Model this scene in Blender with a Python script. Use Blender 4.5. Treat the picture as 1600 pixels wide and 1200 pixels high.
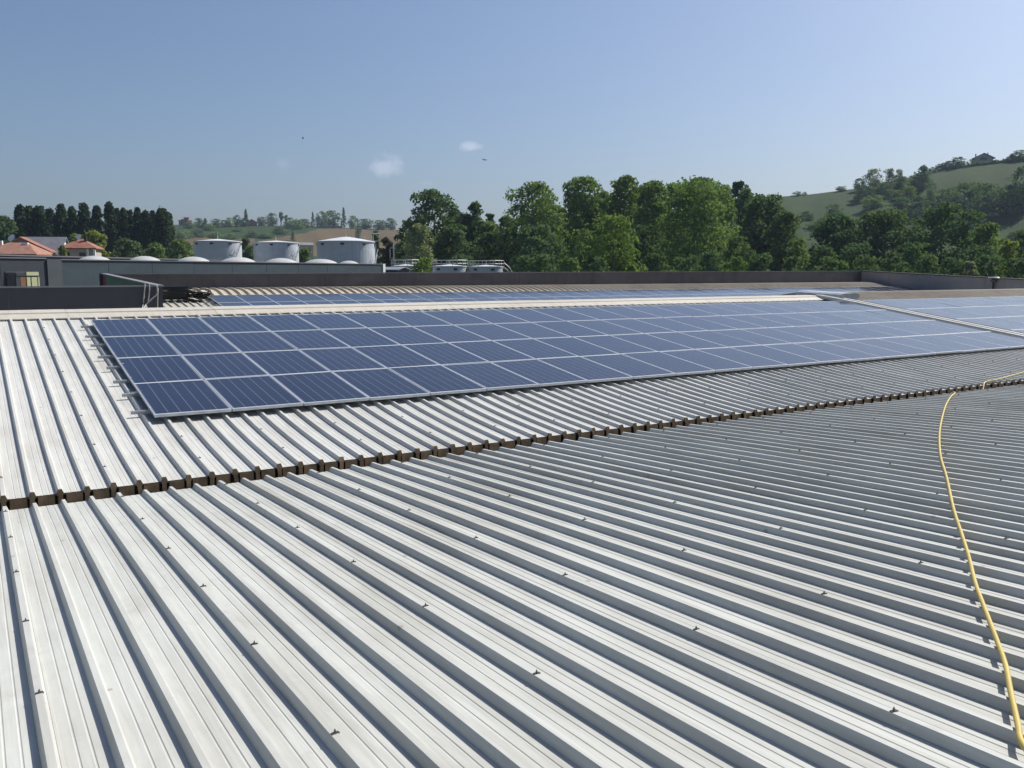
import bpy, math, random
import numpy as np

# ------------------------------------------------------------------ scene, camera, light
S = bpy.context.scene
COL = S.collection
for o in list(S.objects):
    bpy.data.objects.remove(o)
R = math.radians
F_PX, PITCH, YAW = 1369.2, .1261, .5524          # eye at the origin, roof ridges along X
cam_d = bpy.data.cameras.new('camera'); cam = bpy.data.objects.new('camera', cam_d); COL.objects.link(cam)
cam_d.sensor_width = 36.0; cam_d.lens = 36.0 * F_PX / 1600.0
cam_d.clip_start = .05; cam_d.clip_end = 20000
cam.location = (0, 0, 0); cam.rotation_euler = (math.pi/2 - PITCH, 0, -YAW)
S.camera = cam

SUN_AZ, SUN_EL = R(84), R(45)                     # azimuth from +Y towards +X
world = bpy.data.worlds.new('World'); S.world = world; world.use_nodes = True
wn, wl = world.node_tree.nodes, world.node_tree.links
wn.clear()
w_out = wn.new('ShaderNodeOutputWorld'); w_bg = wn.new('ShaderNodeBackground')
sky = wn.new('ShaderNodeTexSky'); sky.sky_type = 'NISHITA'; sky.sun_disc = False
sky.sun_elevation = SUN_EL; sky.sun_rotation = SUN_AZ
sky.altitude = 0; sky.air_density = 1.0; sky.dust_density = 2.4; sky.ozone_density = 4.0
w_bg.inputs['Strength'].default_value = .077
wl.new(w_bg.outputs[0], w_out.inputs[0])

sun_d = bpy.data.lights.new('sun', 'SUN'); sun = bpy.data.objects.new('sun', sun_d); COL.objects.link(sun)
sun_d.energy = 5.0; sun_d.angle = R(.53); sun_d.color = (1.0, .955, .89)
sun.rotation_euler = (math.pi/2 - SUN_EL, 0, math.pi - SUN_AZ)

S.view_settings.view_transform = 'Standard'; S.view_settings.look = 'None'
S.view_settings.exposure = 0.36; S.view_settings.gamma = 1.0
S.view_settings.use_curve_mapping = False

# ------------------------------------------------------------------ picture <-> place helpers (used to survey positions)
_c, _s, _cp, _sp = math.cos(YAW), math.sin(YAW), math.cos(PITCH), math.sin(PITCH)
def ray(px, py):
    a = (px-800)/F_PX; b = (600-py)/F_PX
    d = (a, _cp+b*_sp, -_sp+b*_cp)
    return np.array([_c*d[0]+_s*d[1], -_s*d[0]+_c*d[1], d[2]])
def at_d(px, py, d):
    r = ray(px, py); return r*d/math.hypot(r[0], r[1])
def at_Y(px, py, Y):
    r = ray(px, py); return r*Y/r[1]
def cs2(px): return 1.0/(1.0+((px-800)/F_PX)**2)
def azim(px):
    r = ray(px, 426.4); return math.degrees(math.atan2(r[0], r[1]))
def project(P):
    X, Y, Z = P[..., 0], P[..., 1], P[..., 2]
    xr = _c*X-_s*Y; yr = _s*X+_c*Y; d = _cp*yr-_sp*Z; up = _sp*yr+_cp*Z
    return 800+F_PX*xr/d, 600-F_PX*up/d
GROUND = -8.3

# ------------------------------------------------------------------ mesh helpers
def mesh_from(verts, faces, mats=(), mi=None, smooth=False, name='mesh'):
    me = bpy.data.meshes.new(name)
    me.from_pydata([tuple(map(float, v)) for v in verts], [], faces)
    for m in mats: me.materials.append(m)
    if mi is not None: me.polygons.foreach_set('material_index', np.asarray(mi, dtype=np.int32))
    if smooth: me.polygons.foreach_set('use_smooth', np.ones(len(faces), dtype=bool))
    me.update()
    return me
class MB:
    def __init__(s): s.v = []; s.f = []
    def add(s, v, f):
        n = len(s.v); s.v += [tuple(map(float, p)) for p in v]; s.f += [tuple(i+n for i in q) for q in f]; return s
    def box(s, c, size, rot=0.0):
        x, y, z = [a/2 for a in size]; ca, sa = math.cos(rot), math.sin(rot); v = []
        for dz in (-z, z):
            for dx, dy in ((-x, -y), (x, -y), (x, y), (-x, y)):
                v.append((c[0]+ca*dx-sa*dy, c[1]+sa*dx+ca*dy, c[2]+dz))
        return s.add(v, [(3,2,1,0),(4,5,6,7),(0,1,5,4),(1,2,6,5),(2,3,7,6),(3,0,4,7)])
    def cyl(s, a, b, r0, r1=None, n=10, cap=True):
        r1 = r0 if r1 is None else r1
        a = np.array(a, float); b = np.array(b, float); d = b-a; d /= np.linalg.norm(d)
        u = np.cross(d, (0, 0, 1.0) if abs(d[2]) < .9 else (1.0, 0, 0)); u /= np.linalg.norm(u); w = np.cross(d, u)
        v = []
        for p, r in ((a, r0), (b, r1)):
            for k in range(n):
                t = 2*math.pi*k/n; v.append(p+r*(math.cos(t)*u+math.sin(t)*w))
        f = [(k, (k+1) % n, n+(k+1) % n, n+k) for k in range(n)]
        if cap: f += [tuple(range(n-1, -1, -1)), tuple(range(n, 2*n))]
        return s.add(v, f)
    def tube(s, pts, r, n=8):
        pts = [np.array(p, float) for p in pts]; N = len(pts); v = []
        for i, p in enumerate(pts):
            d = pts[min(i+1, N-1)]-pts[max(i-1, 0)]; d /= np.linalg.norm(d)
            u = np.cross(d, (0, 0, 1.0) if abs(d[2]) < .95 else (1.0, 0, 0)); u /= np.linalg.norm(u); w = np.cross(u, d)
            rr = r(i/(N-1)) if callable(r) else r
            for k in range(n):
                t = 2*math.pi*k/n; v.append(p+rr*(math.cos(t)*u+math.sin(t)*w))
        f = []
        for i in range(N-1):
            for k in range(n):
                f.append((i*n+k, i*n+(k+1) % n, (i+1)*n+(k+1) % n, (i+1)*n+k))
        f += [tuple(range(n-1, -1, -1)), tuple((N-1)*n+k for k in range(n))]
        return s.add(v, f)
    def lathe(s, c, prof, n=32):
        v = []; m = len(prof)
        for r, z in prof:
            for k in range(n):
                t = 2*math.pi*k/n; v.append((c[0]+r*math.cos(t), c[1]+r*math.sin(t), c[2]+z))
        f = []
        for i in range(m-1):
            for k in range(n):
                f.append((i*n+k, i*n+(k+1) % n, (i+1)*n+(k+1) % n, (i+1)*n+k))
        return s.add(v, f)
    def prism(s, poly, axis_a, axis_b, base, ext):
        """poly of (a,b) in the axes a,b from base, extruded by the vector ext"""
        A, B, O, E = map(lambda q: np.array(q, float), (axis_a, axis_b, base, ext)); n = len(poly)
        v = [O+a*A+b*B for a, b in poly]+[O+a*A+b*B+E for a, b in poly]
        f = [tuple(range(n-1, -1, -1)), tuple(range(n, 2*n))]+[(k, (k+1) % n, n+(k+1) % n, n+k) for k in range(n)]
        return s.add(v, f)
    def mesh(s, mat, smooth=False, name='mesh'): return mesh_from(s.v, s.f, [mat] if mat else [], smooth=smooth, name=name)

def put(name, data, parent=None, loc=(0, 0, 0), rot=(0, 0, 0), scale=(1, 1, 1)):
    o = bpy.data.objects.new(name, data); COL.objects.link(o)
    o.location = [float(a) for a in loc]; o.rotation_euler = rot; o.scale = scale
    if parent: o.parent = parent
    return o
def tag(o, label=None, cat=None, group=None, kind=None):
    if label: o['label'] = label
    if cat: o['category'] = cat
    if group: o['group'] = group
    if kind: o['kind'] = kind
    return o
def thing(name, label, cat, loc=(0, 0, 0), group=None, rot=(0, 0, 0)):
    o = put(name, None, None, loc, rot); o.empty_display_size = .2
    return tag(o, label, cat, group)
def copy_tree(o, parent=None):
    c = o.copy(); COL.objects.link(c)
    if parent: c.parent = parent
    for ch in list(o.children): copy_tree(ch, c)
    return c
ORD = ['first','second','third','fourth','fifth','sixth','seventh','eighth','ninth','tenth','eleventh','twelfth','thirteenth','fourteenth',
       'fifteenth','sixteenth','seventeenth','eighteenth','nineteenth']
TENS = {2:('twentieth','twenty'),3:('thirtieth','thirty'),4:('fortieth','forty'),5:('fiftieth','fifty')}
def ordinal(i):                                   # i from 0
    n = i+1
    if n < 20: return ORD[n-1]
    return TENS[n//10][0] if n % 10 == 0 else TENS[n//10][1]+'-'+ORD[n % 10-1]

# ------------------------------------------------------------------ materials
class NT:
    def __init__(s, name):
        s.m = bpy.data.materials.new(name); s.m.use_nodes = True
        s.n, s.l = s.m.node_tree.nodes, s.m.node_tree.links; s.n.clear()
        s.out = s.n.new('ShaderNodeOutputMaterial')
    def node(s, t, **kw):
        nd = s.n.new('ShaderNode'+t)
        for k, v in kw.items(): setattr(nd, k, v)
        return nd
    def set(s, sock, v):
        if hasattr(v, 'is_linked'): s.l.new(v, sock)
        else: sock.default_value = v
    def pos(s): return s.node('NewGeometry').outputs['Position']
    def objc(s): return s.node('TexCoord').outputs['Object']
    def sep(s, v):
        x = s.node('SeparateXYZ'); s.l.new(v, x.inputs[0]); return x.outputs
    def comb(s, x, y, z):
        c = s.node('CombineXYZ'); s.set(c.inputs[0], x); s.set(c.inputs[1], y); s.set(c.inputs[2], z); return c.outputs[0]
    def scale(s, v, xyz):
        m = s.node('VectorMath', operation='MULTIPLY'); s.l.new(v, m.inputs[0]); m.inputs[1].default_value = xyz; return m.outputs[0]
    def math(s, op, a, b=0.0, c=0.0, clamp=False):
        m = s.node('Math', operation=op); m.use_clamp = clamp
        s.set(m.inputs[0], a); s.set(m.inputs[1], b); s.set(m.inputs[2], c); return m.outputs[0]
    def noise(s, v, scale=1.0, detail=3.0, rough=.55, dist=0.0):
        n = s.node('TexNoise'); s.l.new(v, n.inputs['Vector']); n.inputs['Scale'].default_value = scale
        n.inputs['Detail'].default_value = detail; n.inputs['Roughness'].default_value = rough; n.inputs['Distortion'].default_value = dist
        return n.outputs['Fac']
    def ramp(s, f, stops):
        r = s.node('ValToRGB'); s.l.new(f, r.inputs[0]); e = r.color_ramp.elements
        while len(e) < len(stops): e.new(.5)
        for el, (p, c) in zip(e, stops): el.position = p; el.color = (*c, 1) if len(c) == 3 else c
        return r.outputs[0]
    def fac(s, f, lo, hi): # linear remap clamp
        m = s.node('MapRange'); m.clamp = True; s.l.new(f, m.inputs[0]); m.inputs[1].default_value = lo; m.inputs[2].default_value = hi
        return m.outputs[0]
    def mix(s, f, a, b, mode='MIX'):
        m = s.node('Mix', data_type='RGBA', blend_type=mode)
        s.set(m.inputs[0], f); s.set(m.inputs[6], a if hasattr(a, 'is_linked') else (*a, 1)); s.set(m.inputs[7], b if hasattr(b, 'is_linked') else (*b, 1))
        return m.outputs[2]
    def bump(s, h, strength=.2, dist=.01):
        b = s.node('Bump'); b.inputs['Strength'].default_value = strength; b.inputs['Distance'].default_value = dist
        s.l.new(h, b.inputs['Height']); return b.outputs[0]
    def principled(s, color, rough=.5, metal=0.0, normal=None, spec=.5, coat=None):
        p = s.node('BsdfPrincipled'); s.set(p.inputs['Base Color'], color if hasattr(color, 'is_linked') else (*color, 1))
        s.set(p.inputs['Roughness'], rough); s.set(p.inputs['Metallic'], metal); p.inputs['Specular IOR Level'].default_value = spec
        if normal is not None: s.l.new(normal, p.inputs['Normal'])
        if coat: p.inputs['Coat Weight'].default_value = coat[0]; p.inputs['Coat Roughness'].default_value = coat[1]
        s.l.new(p.outputs[0], s.out.inputs[0]); return s.m
def plain(name, color, rough=.6, metal=0.0, var=.15, scale=3.0, bump=.0, spec=.4):
    t = NT(name); p = t.pos(); n = t.noise(p, scale, 5)
    c = t.mix(t.fac(n, .3, .7), [a*(1-var) for a in color], [min(1, a*(1+var)) for a in color])
    return t.principled(c, rough, metal, t.bump(t.noise(p, scale*8, 3), bump, .02) if bump else None, spec)

def roof_material(name, base, dirt, rust=0.0, dirt_amt=.5):
    t = NT(name); p = t.pos(); x = t.sep(p)
    streak = t.noise(t.scale(p, (9, .35, 9)), 1.0, 6, .6)
    fine = t.noise(t.scale(p, (60, 2.2, 20)), 1.0, 4, .6)
    patch = t.noise(t.scale(p, (.55, .33, .5)), 1.0, 5, .6)
    blot = t.noise(t.scale(p, (5, 3.0, 5)), 1.0, 6, .7, 1.2)
    m = t.math('MULTIPLY', t.fac(streak, .38, .66), t.fac(patch, .30, .60))
    c = t.mix(t.math('MULTIPLY', m, dirt_amt), base, dirt)
    c = t.mix(t.math('MULTIPLY', t.fac(blot, .55, .78), .35*dirt_amt), c, [a*.8 for a in dirt])
    c = t.mix(t.math('MULTIPLY', t.fac(fine, .45, .8), .34), c, [a*.9 for a in dirt])
    tone = t.node('ObjectInfo').outputs['Random']
    c = t.mix(t.math('MULTIPLY', tone, .16), c, [a*.72 for a in base])
    grey = t.noise(t.scale(p, (1.1, .8, 1.0)), 1.0, 6, .68, .8)
    c = t.mix(t.math('MULTIPLY', t.fac(grey, .50, .68), .30*dirt_amt), c, [a*.9 for a in dirt])
    # pale scuffs where people walked
    sc = t.noise(t.scale(p, (3.2, 5.5, 3)), 1.0, 7, .75, .5)
    c = t.mix(t.math('MULTIPLY', t.fac(sc, .62, .78), .45), c, [min(1, a*1.12) for a in base])
    # sparse small dark grime specks
    v = t.node('TexVoronoi'); t.l.new(t.scale(p, (2.6, 2.0, 2.6)), v.inputs['Vector']); v.inputs['Scale'].default_value = 1.0
    speck = t.math('MULTIPLY', t.math('LESS_THAN', v.outputs['Distance'], .045), .55)
    c = t.mix(speck, c, (.20, .18, .15))
    if rust:
        rn = t.noise(t.scale(p, (7, 1.2, 4)), 1.0, 6, .7)
        c = t.mix(t.math('MULTIPLY', t.fac(rn, .5, .75), rust), c, (.33, .24, .15))
    h = t.noise(t.scale(p, (5, .9, 5)), 1.0, 3, .5)
    return t.principled(c, .5, 0.0, t.bump(h, .22, .012), .2)
M = {}
M['roof_near'] = roof_material('painted_sheet_near', (.515, .525, .490), (.345, .335, .295), 0, 1.0)
M['roof_main'] = roof_material('painted_sheet_main', (.555, .56, .53), (.42, .41, .37), .06, 1.0)
M['roof_far'] = roof_material('painted_sheet_far', (.51, .49, .43), (.32, .28, .22), .2, 1.0)
M['crest'] = roof_material('weathered_crest_sheet', (.54, .48, .38), (.36, .30, .22), .3, 1.0)
M['cap'] = roof_material('cream_ridge_metal', (.53, .50, .43), (.38, .34, .27), .05, .7)
M['flash'] = roof_material('white_flashing', (.66, .65, .62), (.5, .47, .41), 0, .6)
M['galv'] = plain('galvanised_steel', (.36, .38, .40), .45, .55, .2, 4)
M['alu'] = plain('anodised_aluminium', (.54, .56, .58), .35, .2, .05, 5)
M['alu_dark'] = plain('dull_aluminium', (.42, .43, .44), .5, .5, .15, 6)
M['rust'] = plain('rusty_brown_steel', (.42, .285, .155), .8, 0, .35, 9, .4, .2)
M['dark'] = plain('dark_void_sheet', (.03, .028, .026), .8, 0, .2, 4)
M['clip'] = plain('clip_steel', (.12, .115, .11), .5, .4, .3, 20)
M['black'] = plain('black_plastic', (.018, .018, .018), .5, 0, .3, 8)
M['hose'] = plain('yellow_hose_rubber', (.47, .36, .09), .5, 0, .12, 8)
M['rope'] = plain('grey_cable', (.34, .33, .30), .7, 0, .1, 6)

def wall_material(name, col, streak_amt=.5):
    t = NT(name); p = t.pos()
    st = t.noise(t.scale(p, (2.2, 2.2, .25)), 1.0, 5, .6); big = t.noise(t.scale(p, (.35, .35, .8)), 1.0, 4, .6, .8)
    c = t.mix(t.math('MULTIPLY', t.fac(st, .4, .75), streak_amt), col, [a*.55 for a in col])
    c = t.mix(t.math('MULTIPLY', t.fac(big, .45, .7), streak_amt), c, [min(1, a*1.5) for a in col])
    return t.principled(c, .6, 0, t.bump(t.noise(p, 1.3, 2), .25, .05), .35)
M['parapet'] = wall_material('brown_grey_parapet_sheet', (.088, .083, .088), .6)
M['parapet_dark'] = wall_material('dark_slate_parapet_sheet', (.044, .044, .054), .35)
M['grey_wall'] = wall_material('weathered_grey_concrete', (.24, .235, .24), .4)
M['coping'] = wall_material('light_grey_coping', (.20, .20, .21), .3)
M['coping_dark'] = wall_material('dark_grey_coping', (.075, .075, .08), .3)
M['green_clad'] = wall_material('green_cladding', (.09, .16, .09), .3)
M['red_clad'] = wall_material('red_cladding', (.22, .03, .05), .2)
M['shed'] = wall_material('grey_green_cladding', (.046, .068, .082), .35)
M['shed_pil'] = wall_material('grey_pilaster', (.078, .09, .10), .3)
M['shed_left'] = wall_material('blue_grey_cladding', (.045, .053, .065), .35)
M['white'] = plain('white_paint', (.74, .74, .72), .5, 0, .06)
M['dome'] = plain('white_acrylic_dome', (.47, .465, .45), .35, 0, .1, 1.5)
M['tank'] = wall_material('pale_blue_grey_tank_paint', (.44, .475, .51), .3)
M['tank_roof'] = plain('pale_tank_roof_paint', (.56, .585, .61), .5, 0, .08, 1)
M['rail'] = plain('galvanised_rail', (.45, .46, .46), .5, .3)
M['tile'] = plain('terracotta_roof_tiles', (.25, .105, .068), .8, 0, .3, 1.2, .4)
M['tile2'] = plain('faded_terracotta_tiles', (.27, .135, .095), .8, 0, .25, 1.2, .4)
M['slate'] = plain('grey_metal_roof', (.20, .20, .22), .6, 0, .15, 1)
M['plaster'] = plain('beige_plaster', (.40, .36, .30), .8, 0, .1, .8)
M['plaster_w'] = plain('white_plaster', (.72, .70, .66), .8, 0, .06, .8)
M['brick'] = plain('red_brick_far', (.30, .10, .085), .8, 0, .2, .5)
M['stone'] = plain('brown_stone_far', (.20, .15, .125), .8, 0, .2, .5)
M['glass_dark'] = plain('dark_window_glass', (.02, .022, .027), .1, 0, .1, 1, 0, .6)
M['shutter'] = plain('pale_yellow_blind', (.50, .52, .30), .6, 0, .05)
M['door_brown'] = plain('brown_orange_panel', (.24, .115, .05), .6, 0, .1)
M['bark'] = plain('bark', (.10, .085, .065), .9, 0, .3, 4)

def pv_material():
    t = NT('photovoltaic_cells'); o = t.objc(); x = t.sep(o); rnd = t.node('ObjectInfo').outputs['Random']
    cw, ch = .157, .161
    fx = t.math('FRACT', t.math('DIVIDE', t.math('ADD', x[0], 10*cw), cw)); fy = t.math('FRACT', t.math('DIVIDE', t.math('ADD', x[1], 10*ch), ch))
    ex = t.math('MINIMUM', fx, t.math('SUBTRACT', 1.0, fx)); ey = t.math('MINIMUM', fy, t.math('SUBTRACT', 1.0, fy))
    # crystal mosaic of each polycrystalline cell
    v = t.node('TexVoronoi'); t.l.new(o, v.inputs['Vector']); v.inputs['Scale'].default_value = 55
    cellid = t.comb(t.math('FLOOR', t.math('DIVIDE', x[0], cw)), t.math('FLOOR', t.math('DIVIDE', x[1], ch)), rnd)
    wnz = t.node('TexWhiteNoise'); t.l.new(t.scale(cellid, (1, 1, 91.7)), wnz.inputs['Vector'])
    c = t.mix(t.sep(v.outputs['Color'])[0], (.003, .007, .023), (.005, .010, .031))
    c = t.mix(t.math('MULTIPLY', wnz.outputs['Value'], .35), c, (.007, .011, .028))
    c = t.mix(t.math('MULTIPLY', rnd, .6), c, (.010, .010, .030))
    # busbars along y (3 per cell), gaps between cells
    fb = t.math('FRACT', t.math('MULTIPLY', fx, 3.0)); eb = t.math('ABSOLUTE', t.math('SUBTRACT', fb, .5))
    bus = t.math('MULTIPLY', t.math('LESS_THAN', eb, .025), .14)
    c = t.mix(bus, c, (.15, .17, .22))
    c = t.mix(t.math('MULTIPLY', t.math('LESS_THAN', ey, .012), .35), c, (.13, .15, .21))
    c = t.mix(t.math('MULTIPLY', t.math('LESS_THAN', ex, .020), .6), c, (.27, .30, .38))
    # white margin at the laminate edge
    ax = t.math('ABSOLUTE', x[0]); ay = t.math('ABSOLUTE', x[1])
    out = t.math('MAXIMUM', t.math('GREATER_THAN', ax, 3*cw), t.math('GREATER_THAN', ay, 5*ch))
    c = t.mix(out, c, (.12, .14, .19))
    dust = t.noise(t.pos(), 1.1, 5, .6)
    c = t.mix(t.math('MULTIPLY', t.fac(dust, .35, .75), .018), c, (.30, .29, .27))
    m = t.principled(c, t.math('ADD', .06, t.math('MULTIPLY', t.fac(dust, .3, .7), .08)), 0, None, .5)
    p = [q for q in t.n if q.type == 'BSDF_PRINCIPLED'][0]      # thin dust film on the glass
    p.inputs['Sheen Weight'].default_value = .02; p.inputs['Sheen Roughness'].default_value = .35
    return m
M['pv'] = pv_material()
M['back'] = plain('panel_backsheet', (.55, .55, .55), .6)

def foliage(name, dark, light, yellow=None, trans=.36):
    t = NT(name); p = t.pos(); rnd = t.node('ObjectInfo').outputs['Random']
    n = t.noise(p, .45, 3); n2 = t.noise(p, 2.6, 2)
    c = t.mix(t.fac(n, .3, .7), dark, light)
    c = t.mix(t.math('MULTIPLY', t.fac(n2, .4, .75), .5), c, [a*1.35 for a in light])
    c = t.mix(t.math('MULTIPLY', rnd, .35), c, yellow or [light[0]*1.25, light[1]*1.05, light[2]*.8])
    d = t.node('BsdfDiffuse'); tr = t.node('BsdfTranslucent'); mx = t.node('MixShader'); mx.inputs[0].default_value = trans
    t.l.new(c, d.inputs[0]); t.l.new(t.mix(1.0, c, (.9, 1.0, .45), 'MULTIPLY'), tr.inputs[0])
    t.l.new(d.outputs[0], mx.inputs[1]); t.l.new(tr.outputs[0], mx.inputs[2]); t.l.new(mx.outputs[0], t.out.inputs[0])
    return t.m
LEAF = {
 'dark': foliage('dark_green_leaves', (0.071, 0.117, 0.071), (0.117, 0.177, 0.093)),
 'mid': foliage('mid_green_leaves', (0.101, 0.162, 0.074), (0.177, 0.255, 0.104)),
 'bright': foliage('fresh_green_leaves', (0.109, 0.171, 0.056), (0.185, 0.264, 0.086)),
 'yellow': foliage('yellow_green_leaves', (0.147, 0.194, 0.054), (0.231, 0.273, 0.086)),
 'grey': foliage('grey_green_leaves', (0.138, 0.177, 0.121), (0.226, 0.268, 0.184)),
 'poplar': foliage('blackish_poplar_leaves', (0.032, 0.054, 0.037), (0.056, 0.089, 0.054)),
 'plum': foliage('dark_reddish_leaves', (0.074, 0.065, 0.054), (0.117, 0.104, 0.078)),
}
def field(name, a, b, c, sc=.05, stripe=None):
    t = NT(name); p = t.pos()
    n = t.noise(p, sc, 6, .65); n2 = t.noise(p, sc*9, 4, .7)
    col = t.mix(t.fac(n, .35, .65), a, b); col = t.mix(t.math('MULTIPLY', t.fac(n2, .45, .75), .6), col, c)
    if stripe:
        w = t.node('TexWave'); w.inputs['Scale'].default_value = stripe; w.inputs['Distortion'].default_value = 1.5; w.inputs['Detail'].default_value = 2
        rot = t.node('VectorRotate', rotation_type='Z_AXIS'); rot.inputs['Angle'].default_value = -1.15
        t.l.new(p, rot.inputs['Vector']); t.l.new(rot.outputs[0], w.inputs['Vector'])
        col = t.mix(t.math('MULTIPLY', w.outputs['Fac'], .5), col, [x*.6 for x in a])
    return t.principled(col, .95, 0, t.bump(n2, .6, .6), .1)
M['meadow'] = field('meadow_grass', (.060, .090, .032), (.085, .115, .040), (.11, .125, .05))
M['hillgrass'] = field('hillside_grass', (.024, .048, .011), (.036, .060, .015), (.017, .035, .010), .03, .16)
M['plough'] = field('ploughed_earth', (.105, .078, .040), (.125, .094, .048), (.085, .064, .034), .03, .2)
M['far'] = field('distant_woodland', (.04, .06, .03), (.06, .08, .04), (.03, .045, .025), .004)
M['yard'] = field('ground_dirt_and_grass', (.10, .11, .06), (.15, .135, .095), (.07, .09, .04), .06)

# clouds: three small puffs in the world shader
def world_clouds():
    n, l = wn, wl
    def mth(op, a, b=0.0, clamp=False):
        m = n.new('ShaderNodeMath'); m.operation = op; m.use_clamp = clamp
        for k, v in enumerate((a, b)):
            if hasattr(v, 'is_linked'): l.new(v, m.inputs[k])
            else: m.inputs[k].default_value = v
        return m.outputs[0]
    tc = n.new('ShaderNodeTexCoord').outputs['Generated']
    nz = n.new('ShaderNodeTexNoise'); l.new(tc, nz.inputs['Vector']); nz.inputs['Scale'].default_value = 70; nz.inputs['Detail'].default_value = 6; nz.inputs['Roughness'].default_value = .6
    total = None
    for px, py, w, h, amt in ((603, 259, 34, 18, .30), (735, 229, 23, 8, .36), (443, 257, 14, 11, .10), (665, 286, 14, 6, .07), (612, 246, 20, 7, .14)):
        D = ray(px, py); D /= np.linalg.norm(D); Rr = np.cross(D, (0, 0, 1)); Rr /= np.linalg.norm(Rr); U = np.cross(Rr, D)
        def dot(v, k):
            d = n.new('ShaderNodeVectorMath'); d.operation = 'DOT_PRODUCT'; l.new(tc, d.inputs[0]); d.inputs[1].default_value = [float(a)/k for a in v]; return d.outputs['Value']
        u = dot(Rr, w/F_PX); v = dot(U, h/F_PX); f = dot(D, 1.0)
        r = mth('SQRT', mth('ADD', mth('MULTIPLY', u, u), mth('MULTIPLY', v, v)))
        k = mth('ADD', mth('SUBTRACT', 1.0, r), mth('MULTIPLY', mth('SUBTRACT', nz.outputs['Fac'], .5), 2.2))
        k = mth('MULTIPLY', mth('MULTIPLY', mth('MULTIPLY', k, 1.3, True), mth('GREATER_THAN', f, 0.0)), amt)
        total = k if total is None else mth('MAXIMUM', total, k)
    mx = n.new('ShaderNodeMix'); mx.data_type = 'RGBA'
    l.new(total, mx.inputs[0]); l.new(sky.outputs[0], mx.inputs[6]); mx.inputs[7].default_value = (9.0, 9.0, 9.6, 1)
    tint = n.new('ShaderNodeMix'); tint.data_type = 'RGBA'; tint.blend_type = 'MULTIPLY'; tint.inputs[0].default_value = 1.0
    l.new(mx.outputs[2], tint.inputs[6]); tint.inputs[7].default_value = (.95, .985, 1.055, 1)
    l.new(tint.outputs[2], w_bg.inputs['Color'])
world_clouds()

# ------------------------------------------------------------------ terrain
def sstep(x): x = np.clip(x, 0, 1); return x*x*(3-2*x)
def ground_z(az, d):
    az = np.asarray(az, float); d = np.asarray(d, float)
    left = sstep((16-az)/9.0)*sstep((az+40)/20.0)
    return GROUND + 6.0*left*sstep((d-80)/120.0) + 1.5*sstep((d-180)/200.0) + .25*np.sin(d*.05+az*.3)*sstep((d-70)/60)
def grid_mesh(A, D, Z, mat, mats=None, mi=None):
    na, nd = len(A), len(D)
    aa, dd = np.meshgrid(np.radians(A), D, indexing='ij')
    V = np.stack([np.sin(aa)*dd, np.cos(aa)*dd, Z], -1).reshape(-1, 3)
    f = [(i*nd+j, i*nd+j+1, (i+1)*nd+j+1, (i+1)*nd+j) for i in range(na-1) for j in range(nd-1)]
    return V, f
A = np.arange(-180, 181, 3.0); D = np.array([.5, 10, 25, 45, 60, 75, 90, 110, 130, 150, 175, 200, 240, 300, 400, 600, 900, 1300, 1900])
aa, dd = np.meshgrid(A, D, indexing='ij')
V, f = grid_mesh(A, D, ground_z(aa, dd), None)
tag(put('ground', mesh_from(V, f, [M['yard']], smooth=True)), 'flat ground with grass and dirt around the warehouse', None, None, 'structure')

class Hill:
    def __init__(s, prof, db, dc, zb, fall=400.0):
        """prof: (azimuth, crest height/distance) pairs"""
        s.a = np.array([p[0] for p in prof]); s.k = np.array([p[1] for p in prof]); s.db, s.dc, s.zb, s.fall = db, dc, zb, fall
    def z(s, az, d):
        az = np.asarray(az, float); d = np.asarray(d, float)
        zc = np.interp(az, s.a, s.k)*s.dc + 1.6*np.sin(az*2.1)*0
        t = np.clip((d-s.db)/(s.dc-s.db), 0, 1); u = .78*t+.22*t*t*(3-2*t)
        bump = 1.1*np.sin(d*.031+az*.9)*np.sin(az*1.7+.5)*np.sin(np.pi*t)
        z = s.zb+(zc-s.zb)*u + bump
        return np.where(d > s.dc, zc-(zc-s.zb)*sstep((d-s.dc)/s.fall)-.02*(d-s.dc), z)
    def point(s, px, py):
        az = azim(px); ds = np.linspace(s.db, s.dc, 600); zs = s.z(az, ds)
        r = ray(px, py); k = r[2]/math.hypot(r[0], r[1])
        i = int(np.argmin(abs(zs-k*ds)))
        d = ds[i]; return np.array([math.sin(math.radians(az))*d, math.cos(math.radians(az))*d, zs[i]])
    def build(s, name, a0, a1, step, mats, nd=60):
        A = np.arange(a0, a1+.01, step); D = np.concatenate([np.linspace(s.db-30, s.dc, nd), s.dc+np.array([15, 40, 80, 150, 250, s.fall])])
        aa, dd = np.meshgrid(A, D, indexing='ij'); Z = s.z(aa, dd); Z[:, 0] -= 4
        return grid_mesh(A, D, Z, None)+(len(A), len(D))
def slope(px, py): r = ray(px, py); return r[2]/math.hypot(r[0], r[1])
HL = Hill([(-25, .030), (-5, .040)]+[(azim(px), slope(px, y)) for px, y in
     ((0, 349), (130, 351), (280, 352), (330, 354), (400, 352), (470, 353), (500, 354), (560, 357), (620, 359), (700, 363), (820, 372), (1000, 392))]+[(60, .0)], 430, 800, -4.5)
HR = Hill([(10, .0), (30, .018)]+[(azim(px), slope(px, y)) for px, y in
     ((1000, 345), (1100, 323), (1190, 309), (1260, 304), (1330, 295), (1400, 280), (1440, 271), (1500, 258), (1560, 250), (1600, 245))]+[(68, .142), (80, .12), (110, .02)], 270, 480, -6.5)
def inside(x, y, poly):
    c = np.zeros(x.shape, bool); n = len(poly)
    for i in range(n):
        x0, y0 = poly[i]; x1, y1 = poly[(i+1) % n]
        c ^= ((y0 > y) != (y1 > y)) & (x < (x1-x0)*(y-y0)/(y1-y0+1e-9)+x0)
    return c
V, f, na, nd = HL.build('hill', -25, 60, .22, None)
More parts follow.
